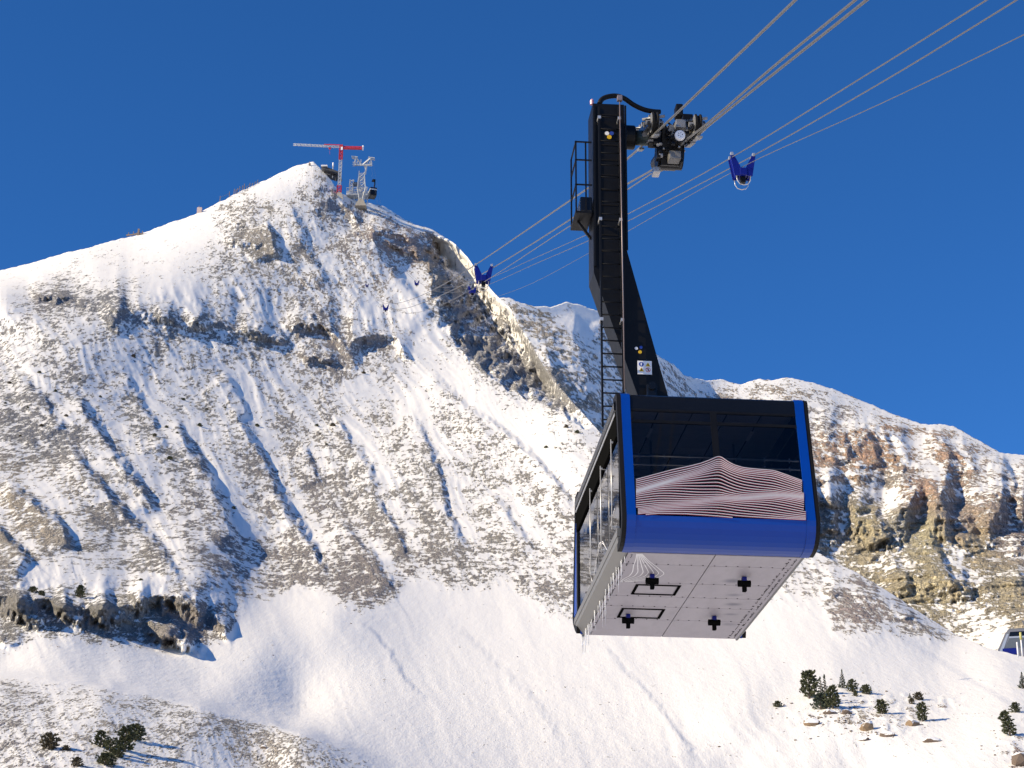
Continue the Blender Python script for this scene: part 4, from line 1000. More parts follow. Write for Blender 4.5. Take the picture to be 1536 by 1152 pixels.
# ------------------------------------------------------------------ ropes
YC = CL/2
x1r, z1r = py(972, 209, YC); x2r, z2r = py(1035, 212, YC)
GAUGE = x2r-x1r; XC = (x1r+x2r)/2
TOWER_D = 985.0
def plane_hit(u, v, A, B):
    """camera ray against the vertical plane through A and B"""
    d = ray(u, v); n = np.cross(B-A, [0, 0, 1.0]); return d*((A@n)/(d@n))
def near_pts(lst, x): return [to_world((x, *px(u, v, x))) for u, v in lst]
def rope(near, far, end, name, label, r, group):
    """near: world points; far: photo pixels that lie in the vertical plane from the last near point to the end"""
    B = at(*end); A = near[-1]
    pts = list(near) + [plane_hit(u, v, A, B) for u, v in far] + [B]
    q = MB(); q.tube(catmull(pts, 5), r, 8)
    o = q.build(name, M_STEEL); tag(o, label, 'rope', group)
    return pts
GA, GB = 'ropes of the near track', 'ropes of the far track'
rope1 = rope(near_pts([(1290, -93), (1193, 0), (1075, 113), (1000, 184), (940, 239), (885, 280), (840, 311), (780, 352)], x1r), [(715, 396), (670, 424), (630, 444), (600, 454), (578, 455), (562, 446), (549, 424), (541, 385), (537, 320)], (536, 238, TOWER_D), 'track_rope', 'left thick steel track rope running over the cabin carriage', .022, GA)
rope2 = rope(near_pts([(1400, -80), (1300, 0), (1150, 119), (1065, 187), (1015, 229), (978, 255), (939, 277), (870, 320), (790, 371)], x2r), [(730, 407), (685, 432), (640, 452), (605, 463), (580, 462), (565, 452), (552, 430), (544, 390), (540, 320)], (539, 238, TOWER_D), 'track_rope', 'right thick steel track rope running over the cabin carriage', .022, GA)
xh = XC
hpA = near_pts([(1360, -65), (1283, 0), (1160, 100), (1066, 181), (1032, 208)], xh+.16)
q = MB(); q.tube(catmull(hpA, 5), .02, 8); tag(q.build('haul_rope', M_STEEL), 'thin haul rope entering the carriage from the upper right', 'rope', GA)
hau = near_pts([(1000, 245), (940, 285), (879, 323), (800, 375)], xh)
ropeHA = rope(hau, [(737, 416), (690, 444), (650, 462), (615, 470), (590, 464), (568, 448), (554, 425), (545, 385), (541, 325)], (540, 262, TOWER_D), 'haul_rope', 'thin haul rope leaving the carriage towards the summit tower', .014, GA)
# far track: vertical plane through the near V-shaped spacer and the tower
SB = at(1105, 250, 68.0); TB = at(557, 245, TOWER_D)
def far_rope(lst, off, end, name, label, r):
    d = TB-SB; d[2] = 0; d /= np.linalg.norm(d); side = np.array([d[1], -d[0], 0])*off
    pts = [plane_hit(u, v, SB+side, TB+side*1.0) for u, v in lst]
    q = MB(); q.tube(catmull(pts+[at(*end)], 5), r, 8)
    o = q.build(name, M_STEEL); tag(o, label, 'rope', GB)
    return pts
rope3 = far_rope([(1640, -98), (1480, 0), (1300, 112), (1096, 237), (940, 322), (880, 352), (800, 388), (740, 415), (702, 427), (665, 431), (640, 428), (622, 420), (600, 397), (582, 360), (568, 310)], -.37, (555, 240, TOWER_D), 'track_rope', 'left of two track ropes on the far track beside the hanger', .0185)
rope4 = far_rope([(1700, -112), (1525, 0), (1320, 125), (1118, 240), (945, 330), (885, 360), (800, 397), (740, 424), (712, 433), (675, 439), (645, 434), (630, 424), (606, 399), (586, 360), (572, 310)], .37, (559, 240, TOWER_D), 'track_rope', 'right of two track ropes on the far track beside the hanger', .0185)
rope5 = far_rope([(1750, -55), (1536, 52), (1320, 156), (1110, 252), (945, 345), (890, 376), (800, 424), (745, 445), (700, 456), (660, 458), (630, 446), (606, 420), (585, 378), (570, 325)], 0, (557, 262, TOWER_D), 'haul_rope', 'lowest thin grey haul rope on the far track', .012)

# V-shaped rope spacers
def spacer_mesh():
    ps = {}
    a = MB()
    a.prism([(-.43, .44), (-.30, .44), (-.10, .02), (-.12, -.32), (-.30, -.32)], 'y', -.20, -.16); a.prism([(-.43, .44), (-.30, .44), (-.10, .02), (-.12, -.32), (-.30, -.32)], 'y', .16, .20)
    a.prism([(-.38, .40), (-.33, .40), (-.18, -.28), (-.24, -.28)], 'y', -.16, .16)
    b = MB()
    m = lambda L_: [(-p, z) for p, z in L_]
    for y0, y1 in ((-.20, -.16), (.16, .20)): b.prism(m([(-.43, .44), (-.30, .44), (-.10, .02), (-.12, -.32), (-.30, -.32)]), 'y', y0, y1)
    b.prism(m([(-.38, .40), (-.33, .40), (-.18, -.28), (-.24, -.28)]), 'y', -.16, .16)
    c = MB(); c.bbox((-.13, -.22, -.30), (.13, .22, -.02), .03)
    d = MB(); d.bbox((-.09, -.12, -.52), (.09, .12, -.301), .03); d2 = MB(); d2.disc((0, 0, -.06), (1, 0, 0), .11, .20, 14)
    e = []
    for yy in (-.18, .18): e.append(MB()); e[-1].tube([(-.24, yy, -.30), (-.22, yy, -.50), (-.14, yy, -.62), (0, yy, -.66), (.14, yy, -.62), (.22, yy, -.50), (.24, yy, -.30)], .016, 6)
    f = []
    for s in (-1, 1):
        g_ = MB()
        for yy in (-.16, .16): g_.bbox((s*.37-.05, yy-.06, .42), (s*.37+.05, yy+.06, .54), .015)
        f.append(g_)
    return a.mesh('arm', M_NAVY), b.mesh('arm', M_NAVY), c.mesh('cross_block', M_NAVY), d.mesh('roller_block', M_BLACK), [x.mesh('guard_loop', M_LIGHT) for x in e] + [d2.mesh('roller', M_BLACK)], [g_.mesh('rope_clamp', M_LIGHT) for g_ in f]
SPM = spacer_mesh()
def spacer(p, yaw, label, parts=True, scale=1.0):
    o = empty('rope_spacer', tuple(p), yaw); o.scale = (scale,)*3
    tag(o, label, 'rope spacer', 'V-shaped spacers on the ropes')
    for nm, me in (('arm', SPM[0]), ('arm', SPM[1]), ('cross_block', SPM[2]), ('roller_block', SPM[3])) + ((('guard_loop', SPM[4][0]), ('guard_loop', SPM[4][1]), ('roller', SPM[4][2]), ('rope_clamp', SPM[5][0]), ('rope_clamp', SPM[5][1])) if parts else ()):
        c = bpy.data.objects.new(nm, me); COL.objects.link(c); c.parent = o
YT = math.atan2(-(at(536, 238, TOWER_D)-rope1[8])[0], (at(536, 238, TOWER_D)-rope1[8])[1])
YTB = math.atan2(-(TB-SB)[0], (TB-SB)[1])
def mid_at(ra, rb, u):
    """midpoint between two ropes where the first passes column u"""
    def hit(r):
        r = [np.asarray(p) for p in r]
        pr = [(768+FPX*(p@_r)/(p@_f), p) for p in r]
        for (a, p), (b, q2) in zip(pr[:-1], pr[1:]):
            if (a-u)*(b-u) <= 0:
                # interpolate along the segment in depth
                lo, hi = 0.0, 1.0
                for _ in range(40):
                    m_ = (lo+hi)/2; c = p+(q2-p)*m_; uu = 768+FPX*(c@_r)/(c@_f)
                    if (uu-u)*(a-u) > 0: lo = m_
                    else: hi = m_
                return p+(q2-p)*lo
    pa = hit(ra); Da = pa[1]
    r = [np.asarray(p) for p in rb]
    for p, q2 in zip(r[:-1], r[1:]):
        if (p[1]-Da)*(q2[1]-Da) <= 0:
            pb = p+(q2-p)*((Da-p[1])/(q2[1]-p[1])); break
    return (pa+pb)/2
for u_, ra, rb, yw, lab in ((711, rope1, rope2, YT, 'large blue V-shaped rope spacer left of the hanger in front of the ridge'), (574, rope1, rope2, YT, 'small dark V-shaped spacer over smooth snow at the lowest dip of the ropes'),
        (548, rope1, rope2, YT, 'tiny V-shaped spacer left of the dip on the near track below the tower'), (539, rope1, rope2, YT, 'tiniest V-shaped spacer, highest one below the summit tower'),
        (1096, rope3, rope4, YTB, 'blue V-shaped rope spacer against the sky right of the hanger'), (703, rope3, rope4, YTB, 'small blue V-shaped spacer just below the large blue spacer'), (622, rope3, rope4, YTB, 'tiny V-shaped spacer over the snow patch beside the red rock')):
    m_ = mid_at(ra, rb, u_); spacer(m_ - np.array([0, 0, .48]), yw, lab)

# ------------------------------------------------------------------ carriage on the ropes (parts of the cable car)
pA = to_local(rope1[3]); pB = to_local(rope1[4])
dirl = Vector((0, *(np.array([pA[1], pA[2]])-np.array([pB[1], pB[2]])))).normalized()          # towards the viewer, downhill
upl = Vector((1, 0, 0)).cross(dirl).normalized()
if upl.z < 0: upl = -upl
o1 = Vector((x1r, YC, z1r)); o2 = Vector((x2r, YC, z2r)); oc = (o1+o2)/2
def cp(base, a, b, x=0): return base + dirl*a + upl*b + Vector((x, 0, 0))
def obox(mb, base, a0, a1, b0, b1, x0, x1, mi=0):
    vs = [cp(base, a, b, x) for a in (a0, a1) for b in (b0, b1) for x in (x0, x1)]
    return mb.add(vs, [(0,1,3,2),(4,6,7,5),(0,4,5,1),(2,3,7,6),(0,2,6,4),(1,5,7,3)], mi=mi)
for base, sx in ((o1, -1), (o2, 1)):
    q = MB(); obox(q, base, -.95, .95, .10, .22, sx*.11 if sx > 0 else -.15, sx*.15 if sx > 0 else -.11); obox(q, base, -.95, .95, .12, .20, -sx*.14 if sx < 0 else -.14, -sx*.10 if sx < 0 else -.10)
    truck = P_(q, 'truck_frame', M_BLACKG)
    for a in (-.80, -.48, .48, .80):
        c = cp(base, a, .21)
        q = MB(); q.disc(c, (1, 0, 0), .17, .12, 22, prof=[(-.06, .14), (-.06, .205), (-.035, .21), (-.02, .18), (.02, .18), (.035, .21), (.06, .205), (.06, .14)]); wh = P_(q, 'wheel', M_RUBBER, truck)
        for ss in (-1, 1):
            q = MB(); q.disc(c + Vector((ss*.066, 0, 0)), (1, 0, 0), .13, .012, 20, prof=[(-.006, .195), (.006, .175)]); P_(q, 'wheel_rim', M_CARR, truck)
            q = MB(); q.disc(c + Vector((ss*.12, 0, 0)), (1, 0, 0), .05, .10, 12); P_(q, 'axle_cap', M_CARR, truck)
    for a in (-.98, .98, -.1, .2):
        q = MB(); obox(q, base, a-.16, a+.16, -.09, -.05, -.05, .05); P_(q, 'rope_guide', M_CARR, truck)
    for a in (-.64, .64):
        q = MB(); obox(q, base, a-.08, a+.08, .18, .30, -.16, .16); P_(q, 'bogie_block', M_BLACK, truck)
        q = MB(); q.tube([cp(base, a-.1, .30, -.2), cp(base, a+.1, .36, .2)], .03, 8); P_(q, 'cross_pin', M_CARR, truck)
q = MB(); obox(q, oc, -.42, .42, -.55, .18, -.20, .20); q.disc(cp(oc, .1, -.3), (1, 0, 0), .30, .5, 20); cen = P_(q, 'carriage_body', M_BLACK)
q = MB(); obox(q, oc, -.22, .22, .02, .24, -.56, .56); P_(q, 'cross_beam', M_CARR, cen)
q = MB(); obox(q, oc, .25, .46, .02, .24, -.08, .20); P_(q, 'brake_housing', M_CARR, cen)
x_, z_ = py(1020, 203, YC-.75)
q = MB(); q.disc((x_, YC-.75, z_), (0, 1, 0), .105, .06, 24, prof=[(-.035, .085), (-.025, .10), (.035, .105)]); dsc = P_(q, 'brake_disc', M_WHITE, cen)
for k in range(5):
    w_ = 2*math.pi*k/5; q = MB(); q.disc((x_+.04*math.cos(w_), YC-.79, z_+.04*math.sin(w_)), (0, 1, 0), .007, .01, 8); P_(q, 'disc_bolt', M_BLACK, cen)
q = MB(); q.disc((x_, YC-.62, z_), (0, 1, 0), .13, .18, 20); P_(q, 'brake_drum', M_BLACK, cen)
x_, z_ = py(1020, 189, YC-.6); q = MB(); q.bbox((x_-.10, YC-.72, z_-.09), (x_+.10, YC-.2, z_+.09), .02); P_(q, 'valve_block', M_CARR, cen)
q = MB(); q.tube([(x_+.10, YC-.45, z_-.03), (x_+.32, YC-.45, z_-.03)], .05, 12); P_(q, 'hydraulic_cylinder', paint('brass_tone', (.45, .38, .26), .35, metal=.6), cen)
# haul rope clamp pointing uphill, below the carriage
for (u0_, v0_, u1_, v1_, r_, mt, nm) in ((1005, 222, 988, 246, .17, M_BLACK, 'haul_clamp'), (998, 238, 990, 247, .13, M_CARR, 'clamp_ring'), (1008, 231, 1001, 238, .17, M_RUBBER, 'clamp_boot')):
    a_ = np.array((XC, *px(u0_, v0_, XC))); b_ = np.array((XC, *px(u1_, v1_, XC)))
    if abs(b_[1]-a_[1]) > 1.4: b_ = a_ + (b_-a_)/abs(b_[1]-a_[1])*1.4
    q = MB(); q.tube([a_, b_], r_, 16); P_(q, nm, mt, cen)
for (u0_, v0_, u1_, v1_, yy0, mt, nm) in ((980, 249, 991, 258, YC-.05, M_LIGHT, 'clamp_jaw'), (1004, 225, 1022, 238, YC-.5, M_GREY, 'clamp_plate'), (1021, 226, 1025, 243, YC-.45, M_BLACK, 'sensor_arm'), (1014, 155, 1025, 172, YC-.8, M_BLACK, 'camera_box'), (974, 196, 986, 214, YC-.3, M_BLACK, 'hydraulic_box'), (1024, 170, 1040, 182, YC-.4, M_BLACK, 'hose_loom'), (985, 205, 1010, 235, YC-.3, M_BLACK, 'motor_block'), (942, 197, 950, 216, YC+.2, M_SIGNBLUE, 'junction_box')):
    xa, za = py(u0_, v0_, yy0); xb, zb = py(u1_, v1_, yy0)
    q = MB(); q.bbox((min(xa, xb), yy0, min(za, zb)), (max(xa, xb), yy0+.25, max(za, zb)), .02); P_(q, nm, mt, cen)
rc = random.Random(5)
for k in range(30):     # fittings and hose ends
    u_ = rc.uniform(980, 1042); v_ = rc.uniform(190, 226)-(u_-1010)*.45; yy0 = YC-.55+rc.uniform(-.2, .4)
    xa, za = py(u_, v_, yy0); s_ = rc.uniform(.015, .038)
    q = MB(); q.bbox((xa-s_, yy0-s_, za-s_*.8), (xa+s_, yy0+s_, za+s_*.8), .01); P_(q, 'fitting', rc.choice([M_BLACK, M_BLACK, M_BLACK, M_CARR, M_CARR]), cen)
for k in range(6):
    u_ = rc.uniform(985, 1040); v_ = 200-(u_-1010)*.3; xa, za = py(u_, v_, YC-.5); xb, zb = py(u_+rc.uniform(-18, 18), v_-rc.uniform(10, 22), YC-.3); xc_, zc_ = py(u_+rc.uniform(10, 30), v_, YC-.1)
    q = MB(); q.tube(catmull([(xa, YC-.5, za), (xb, YC-.3, zb), (xc_, YC-.1, zc_)], 6), .018, 6); P_(q, 'hose', M_RUBBER, cen)
# arm between hanger and carriage
xa, za = py(938, 206, YC); xb, zb = py(952, 206, YC)
q = MB(); q.disc(((xa+xb)/2, YC, za), (1, 0, 0), .24, xb-xa, 24, prof=[(-(xb-xa)/2, .24), ((xb-xa)/2-.02, .24), ((xb-xa)/2, .22)]); P_(q, 'pivot_drum', M_BLACK)
q = MB(); q.tube([(xb, YC, za), (XC, YC, za)], .15, 18); P_(q, 'pivot_shaft', paint('dark_teal_steel', (.05, .07, .07), .4, metal=.5))
# thick hose arching from the hanger head to the carriage
hz = [(899, 156), (903, 149), (912, 145), (925, 144), (937, 148), (950, 157), (965, 164), (978, 167), (990, 168)]
q = MB(); q.tube(catmull([pp(a, b, YH+.1+i*.05) for i, (a, b) in enumerate(hz)], 5), .05, 12); P_(q, 'arched_hose', M_RUBBER)
x_, z_ = py(888, 157, YH+.3); q = MB(); q.disc((x_, YH+.3, z_+.06), (0, 0, 1), .04, .12, 12, prof=[(-.06, .04), (.03, .04), (.06, .02)]); P_(q, 'beacon_lamp', paint('pink_lens', (.6, .3, .35), .3))

# ------------------------------------------------------------------ summit: crane, tower, platform, hut, upper cabin
def lattice(mb, a, b, w, n, r, h=None, mi=0, bays_z=True):
    """square lattice mast or girder from a to b: four chords with zig-zag bracing"""
    a = Vector(a); b = Vector(b); t = (b-a).normalized(); h = h or w
    up = Vector((0, 0, 1)) if abs(t.z) < .9 else Vector((0, 1, 0))
    x = t.cross(up).normalized()*w/2; y = x.cross(t).normalized()*h/2
    cs = [x+y, x-y, -x-y, -x+y]
    for c in cs: mb.bar(a+c, b+c, r, mi=mi)
    for i in range(n):
        p = a+(b-a)*(i/n); q = a+(b-a)*((i+1)/n)
        for k in range(4):
            c, d = cs[k], cs[(k+1) % 4]
            mb.bar(p+(c if i % 2 else d), q+(d if i % 2 else c), r*.7, mi=mi)
    return mb
CD = 985.0
def c_at(u, v, D=CD): return Vector(at(u, v, D))
base = c_at(509.5, 297); mpx = CD/FPX
crane = empty('tower_crane', tuple(base)); tag(crane, 'red and white tower crane standing on the summit ridge', 'crane')
def rel(u, v, D=CD, y=0.0, root=base): return c_at(u, v, D) + Vector((0, y, 0)) - root
q = MB(); q.add([rel(502, 308)+Vector((0,-3,0)), rel(517, 308)+Vector((0,-3,0)), rel(517, 308)+Vector((0,3,0)), rel(502, 308)+Vector((0,3,0)), rel(506.5, 290)+Vector((0,-1.2,0)), rel(512.5, 290)+Vector((0,-1.2,0)), rel(512.5, 290)+Vector((0,1.2,0)), rel(506.5, 290)+Vector((0,1.2,0))],
   [(0,3,2,1),(4,5,6,7),(0,1,5,4),(1,2,6,5),(2,3,7,6),(3,0,4,7)]); q.build('concrete_base', M_CONC, crane)
q = MB(); lattice(q, rel(508.5, 290), rel(509, 278), 2.0, 4, .34); q.build('mast_foot', M_RED, crane)
M_CRANEGREY = paint('crane_pale_grey', (.55, .55, .56), .5, var=.1)
q = MB(); lattice(q, rel(509, 278), rel(511, 239.5), 1.35, 14, .26); q.build('mast', M_CRANEGREY, crane)
q = MB(); lattice(q, rel(511, 239.5), rel(511.8, 222.5), 1.5, 6, .42); q.build('mast_head', M_RED, crane)
q = MB(); lattice(q, rel(511.5, 220.5), rel(440, 216.8), .6, 26, .13, .85); q.build('jib', M_CRANEGREY, crane)
q = MB(); q.bar(rel(511, 217.5), rel(486, 216.6), .35); q.bar(rel(512, 217), rel(512, 222), 1.6); q.build('slewing_platform', M_RED, crane)
q = MB(); lattice(q, rel(512, 221.5), rel(543, 222.2), 1.2, 10, .3, .9); q.bar(rel(512, 222.4), rel(543, 223), .7, .5); q.build('counter_jib', M_RED, crane)
q = MB(); q.bbox(rel(543.2, 226)+Vector((0,-.8,0)), rel(545.4, 217.5)+Vector((0,.8,0)), .1); q.build('counterweight', M_WHITE, crane)
q = MB(); q.bbox(rel(493, 224)+Vector((0,-.5,0)), rel(496.5, 221)+Vector((0,.5,0)), .1); q.tube([rel(494.7, 224), rel(494.7, 232)], .06, 5); q.build('trolley', M_RED, crane)
q = MB(); q.bbox(rel(511.5, 227)+Vector((0,-1.6,0)), rel(514.5, 221.5)+Vector((0,-.85,0)), .1); q.build('operator_cab', M_WHITE, crane)

tb = c_at(541.5, 303)
tower = empty('cable_tower', tuple(tb)); tag(tower, 'galvanised lattice cable tower with spread crossarms beside the crane', 'tower')
def tr(u, v, y=0.0): return c_at(u, v)+Vector((0, y, 0))-tb
q = MB(); q.add([tr(533, 312, -3), tr(550, 312, -3), tr(550, 312, 3), tr(533, 312, 3), tr(538, 301.5, -2), tr(545, 301.5, -2), tr(545, 301.5, 2), tr(538, 301.5, 2)], [(0,3,2,1),(4,5,6,7),(0,1,5,4),(1,2,6,5),(2,3,7,6),(3,0,4,7)]); q.build('footing', M_CONC, tower)
for pts in ([(539.5, 302), (536.3, 285), (538.5, 268), (539.2, 258)], [(543.5, 302), (548.3, 285), (547, 268), (546.5, 260)]):
    for yy in (-1.6, 1.6):
        q = MB()
        for a, b in zip(pts[:-1], pts[1:]): q.bar(tr(*a, yy*(1 if a[1] > 280 else .8)), tr(*b, yy*(1 if b[1] > 280 else .8)), .42)
        q.build('tower_leg', M_GALV, tower)
q = MB()
for (a, b) in (((537.2, 290), (547.3, 290)), ((536.5, 285), (548.3, 285)), ((537.5, 276), (547.6, 276)), ((538.6, 268), (547, 268)), ((539, 262), (546.6, 262)), ((536.3, 285), (547.6, 276)), ((548.3, 285), (537.5, 276)), ((537.5, 276), (547, 268)), ((547.6, 276), (538.6, 268)), ((538.6, 268), (546.6, 262)), ((547, 268), (539, 262)), ((539.5, 297), (547.6, 288)), ((543.5, 297), (537, 288))):
    for yy in (-1.4, 1.4): q.bar(tr(*a, yy), tr(*b, yy), .22)
q.build('bracing', M_GALV, tower)
q = MB(); q.bar(tr(547.5, 262), tr(549.8, 248), .7); q.bar(tr(546.5, 249), tr(548.8, 254), .4); q.bar(tr(549.8, 248), tr(551, 247), .6); q.build('head_post', M_GALV, tower)
q = MB(); q.bar(tr(532, 247), tr(558, 247.5), .7, .9); q.bar(tr(532, 244), tr(534, 235.5), .45); q.bar(tr(534, 235.8), tr(542, 246.5), .6); q.bar(tr(556, 237), tr(544, 247), .6); q.bar(tr(556, 237), tr(557.5, 247.5), .45); q.bar(tr(553, 239), tr(550, 247), .35); q.bar(tr(536, 238), tr(536, 246), .35); q.build('crossarm', M_GALV, tower)
for u0, u1, v0, v1 in ((527.5, 536.5, 234.5, 235.6), (552.5, 562, 236, 237)):
    q = MB(); q.bar(tr(u0, v0), tr(u1, v1), .7, .4); q.bar(tr(u0, v0, 2), tr(u1, v1, 2), .6, .4); q.bar(tr(u0, v0+2), tr(u1, v1+2), .3); q.build('rope_saddle', M_GALV, tower)
for u0, u1 in ((529, 534.5), (553.5, 558.5)):
    q = MB(); lattice(q, tr(u0, 246), tr(u1, 246), 1.6, 3, .14, 1.4); q.build('maintenance_cage', M_GALV, tower)
q = MB(); q.bar(tr(541.5, 246), tr(541.5, 239), .35); q.build('lightning_rod', M_GALV, tower)

pb = c_at(532, 296)
dock = empty('dock_platform', tuple(pb)); tag(dock, 'grey steel docking platform with railings behind the cable tower', 'platform')
def dr(u, v, y=0.0): return c_at(u, v, CD+7)+Vector((0, y, 0))-pb
q = MB(); q.bbox(dr(520, 296)+Vector((0, -3, 0)), dr(553, 292)+Vector((0, 3, 0)), .2); q.build('deck', M_GALV, dock)
q = MB(); lattice(q, dr(526, 292), dr(528, 269.5), 1.8, 6, .3); q.build('dock_mast', M_GALV, dock)
q = MB(); lattice(q, dr(521, 292), dr(552, 285), 2.2, 9, .22, 2.5); q.build('truss', M_GALV, dock)
for u_ in np.arange(521, 553, 3.0):
    q = MB(); q.bar(dr(u_, 292, -3), dr(u_, 285, -3), .16); q.build('railing_post', M_GALV, dock)
q = MB(); q.bar(dr(520, 285.5, -3), dr(553, 285.5, -3), .16); q.build('railing', M_GALV, dock)
q = MB(); q.bbox(dr(529, 279)+Vector((0, -1.5, 0)), dr(536, 274)+Vector((0, 1.5, 0)), .3); q.build('machine_house', paint('dark_blue_grey', (.06, .08, .12), .5), dock)
q = MB(); q.bbox(dr(538, 292)+Vector((0, -1.8, 0)), dr(543, 280)+Vector((0, 1.8, 0)), .2); q.build('stair_tower', M_GALV, dock)
for u_ in (523, 531, 546, 551):
    q = MB(); q.bar(dr(u_, 296), dr(u_, 305), .4); q.build('support_leg', M_GALV, dock)

hb = c_at(497, 266, 1000)
hut = empty('summit_station', tuple(hb)); tag(hut, 'low dark-roofed summit hut just below the peak', 'building')
def hr(u, v, y=0.0): return c_at(u, v, 1000)+Vector((0, y, 0))-hb
q = MB(); q.prism([(hr(482, 253).x, hr(482, 253).z), (hr(490, 253.5).x, hr(490, 253.5).z), (hr(512, 263.5).x, hr(512, 263.5).z), (hr(512, 265.5).x, hr(512, 265.5).z), (hr(486, 257.5).x, hr(486, 257.5).z)], 'y', -4, 5); q.build('roof', M_DARKROOF, hut)
q = MB(); q.prism([(hr(488, 258).x, hr(488, 258).z), (hr(505, 263.5).x, hr(505, 263.5).z), (hr(505, 267).x, hr(505, 267).z), (hr(490, 262).x, hr(490, 262).z)], 'y', -1, 4); q.build('wall', M_DARKROOF, hut)
q = MB(); q.bbox(hr(497, 264.6)+Vector((0, -1.3, 0)), hr(503, 263)+Vector((0, -1.02, 0)), .05); q.build('window', M_BLACKG, hut)
q = MB(); q.bbox(hr(482.5, 253.5)+Vector((0, -3.5, 0)), hr(492, 251.8)+Vector((0, 4, 0)), .1); q.build('roof_snow', m_snow, hut)
for u_ in (490, 503):
    q = MB(); q.bar(hr(u_, 259), hr(u_, 272), .3); q.build('post', M_WOOD, hut)
ab = c_at(499.2, 259, 1000); ant = empty('antenna_mast', tuple(ab)); tag(ant, 'slim white antenna mast between the summit hut and crane', 'antenna')
q = MB(); q.tube([(0, 0, -3), (0, 0, 5.2)], .22, 6); q.build('pole', M_GALV, ant)
q = MB(); q.tube([(0, 0, 3.2), (0, 0, 5.6)], .42, 8); q.build('radome', M_WHITE, ant)
q = MB(); q.bbox((-.55, -.3, .4), (.5, .3, 1.5), .1); q.build('equipment_cabinet', M_GALV, ant)
pk = c_at(464.5, 245.5, 1005); q = MB(); q.tube([pk+Vector((0, 0, -1)), pk+Vector((0, 0, 1.2))], .18, 5); q.bbox(pk+Vector((-.5, -.4, -1)), pk+Vector((.5, .4, .1)), .1)
tag(q.build('summit_marker', M_WOOD), 'tiny marker post on the very tip of the peak', 'marker')

ub = c_at(558.5, 296, 975)
up = empty('cable_car', tuple(ub), .3); tag(up, 'tiny dark cable car hanging at the summit dock, seen against the sky', 'cable car')
q = MB(); q.bbox((-1.7, -2.4, 0), (1.7, 2.4, 4.4), .35); q.build('cabin', M_BLACKG, up)
q = MB(); q.bbox((-1.72, -2.42, 2.9), (1.72, 2.42, 3.6), .1); q.build('window_band', M_GALV, up)
q = MB(); q.bar((.5, 0, 4.4), (1.0, 0, 7.2), .55); q.bar((1.0, 0, 7.2), (1.0, 0, 9.2), .5); q.build('hanger_arm', M_BLACK, up)
q = MB(); q.bbox((-.4, -1.2, 8.9), (1.1, 1.2, 9.4), .1); q.build('carriage', M_BLACK, up)
q = MB(); q.bbox((-1.3, -2.0, 4.4), (1.4, 2.0, 4.62), .08); q.build('roof', M_BLUE, up)

# ridge-line structures on the left
def ridge_pt(u, dv=0.0):
    i = int(np.argmin(np.abs(U_M-u))); return Vector(P_M[i, -1])+Vector((0, 0, 0))
def fence_thing(us, h, name, label, cat, extra=None):
    root = empty(name, tuple(ridge_pt(us[0]))); tag(root, label, cat)
    tops = []
    rf = random.Random(int(us[0]))
    for u_ in us:
        p = ridge_pt(u_)-Vector(root.location); hh = h*rf.uniform(.6, 1.15)
        lean = rf.uniform(-.4, .4); qm = MB(); qm.bar(p-Vector((0, 0, 1.0)), p+Vector((lean, 0, hh)), .28); qm.build('post', M_WOOD, root); tops.append(p+Vector((lean*.7, 0, hh*.7)))
    for a, b in zip(tops[:-1], tops[1:]):
        qm = MB(); qm.bar(a, b, .12); qm.build('wire', M_WOOD, root)
    return root
fence_thing([330, 344], 2.6, 'ridge_post_pair', 'two lone posts on the ridge above the small cabinet', 'posts')
fence_thing([350, 353, 356, 360, 363, 366], 2.8, 'snow_fence', 'row of leaning snow fence posts on the ridge below the peak', 'fence')
fence_thing([370, 374, 378, 382, 386], 2.2, 'snow_fence', 'shorter run of fence posts highest on the left ridge', 'fence')
bx = ridge_pt(300); bo = empty('ridge_cabinet', tuple(bx)); tag(bo, 'small pinkish cabinet leaning on the ridge crest', 'cabinet')
q = MB(); q.bbox((-1.1, -.8, -.8), (1.1, .8, 2.4), .1); q.build('box', paint('pale_pink_panel', (.55, .42, .38), .7), bo); q = MB(); q.bar((-1.3, 0, -.8), (-.3, 0, 3.4), .25); q.build('post', M_WOOD, bo)
wr = ridge_pt(203); wo_ = empty('wooden_wreck', tuple(wr)); tag(wo_, 'low tangle of wooden beams and posts on the far left ridge', 'beams')
for k, (a, b, w_) in enumerate((((-4.2, 0, .2), (3.5, 0, 1.1), .5), ((-3.4, 0, -.5), (-3.2, 0, 1.6), .3), ((-1.2, 0, -.5), (-1.0, 0, 2.1), .3), ((1.2, 0, -.5), (1.3, 0, 3.4), .8), ((2.8, 0, -.5), (3.1, 0, 2.4), .3), ((-2, 0, .3), (2, 0, 1.8), .3))):
    q = MB(); q.bar(a, b, w_); q.build('beam', M_WOOD, wo_)

# cabin peeking over the snow at the right edge
rb_ = Vector(at(1534, 975, 330)); rcab = empty('cable_car', tuple(rb_), -.25)
tag(rcab, 'grey and blue cabin half hidden behind the snow at the right edge', 'cable car')
q = MB(); prof = [(-4.2, -1.6), (-4.2, -.3), (-2.6, 2.9), (-2.0, 3.5), (6, 3.5), (6, -1.6)]
q = MB(); q.prism(prof, 'y', -.2, 4.0); q.build('body', paint('cabin_grey', (.17, .17, .19), .4), rcab)
q = MB(); q.prism([(-3.75, -.15), (-2.35, 2.75), (-2.0, 2.75), (-3.2, -.15)], 'y', -.24, -.203); q.build('corner_post', M_LIGHT, rcab)
q = MB(); q.prism([(-2.0, 2.35), (-1.75, 3.1), (5.5, 3.1), (5.5, 2.35)], 'y', -.24, -.203); q.build('upper_window', M_BLACKG, rcab)
q = MB(); q.prism([(-2.0, 2.05), (-2.0, 2.32), (5.5, 2.32), (5.5, 2.05)], 'y', -.25, -.203); q.build('window_rail', M_LIGHT, rcab)
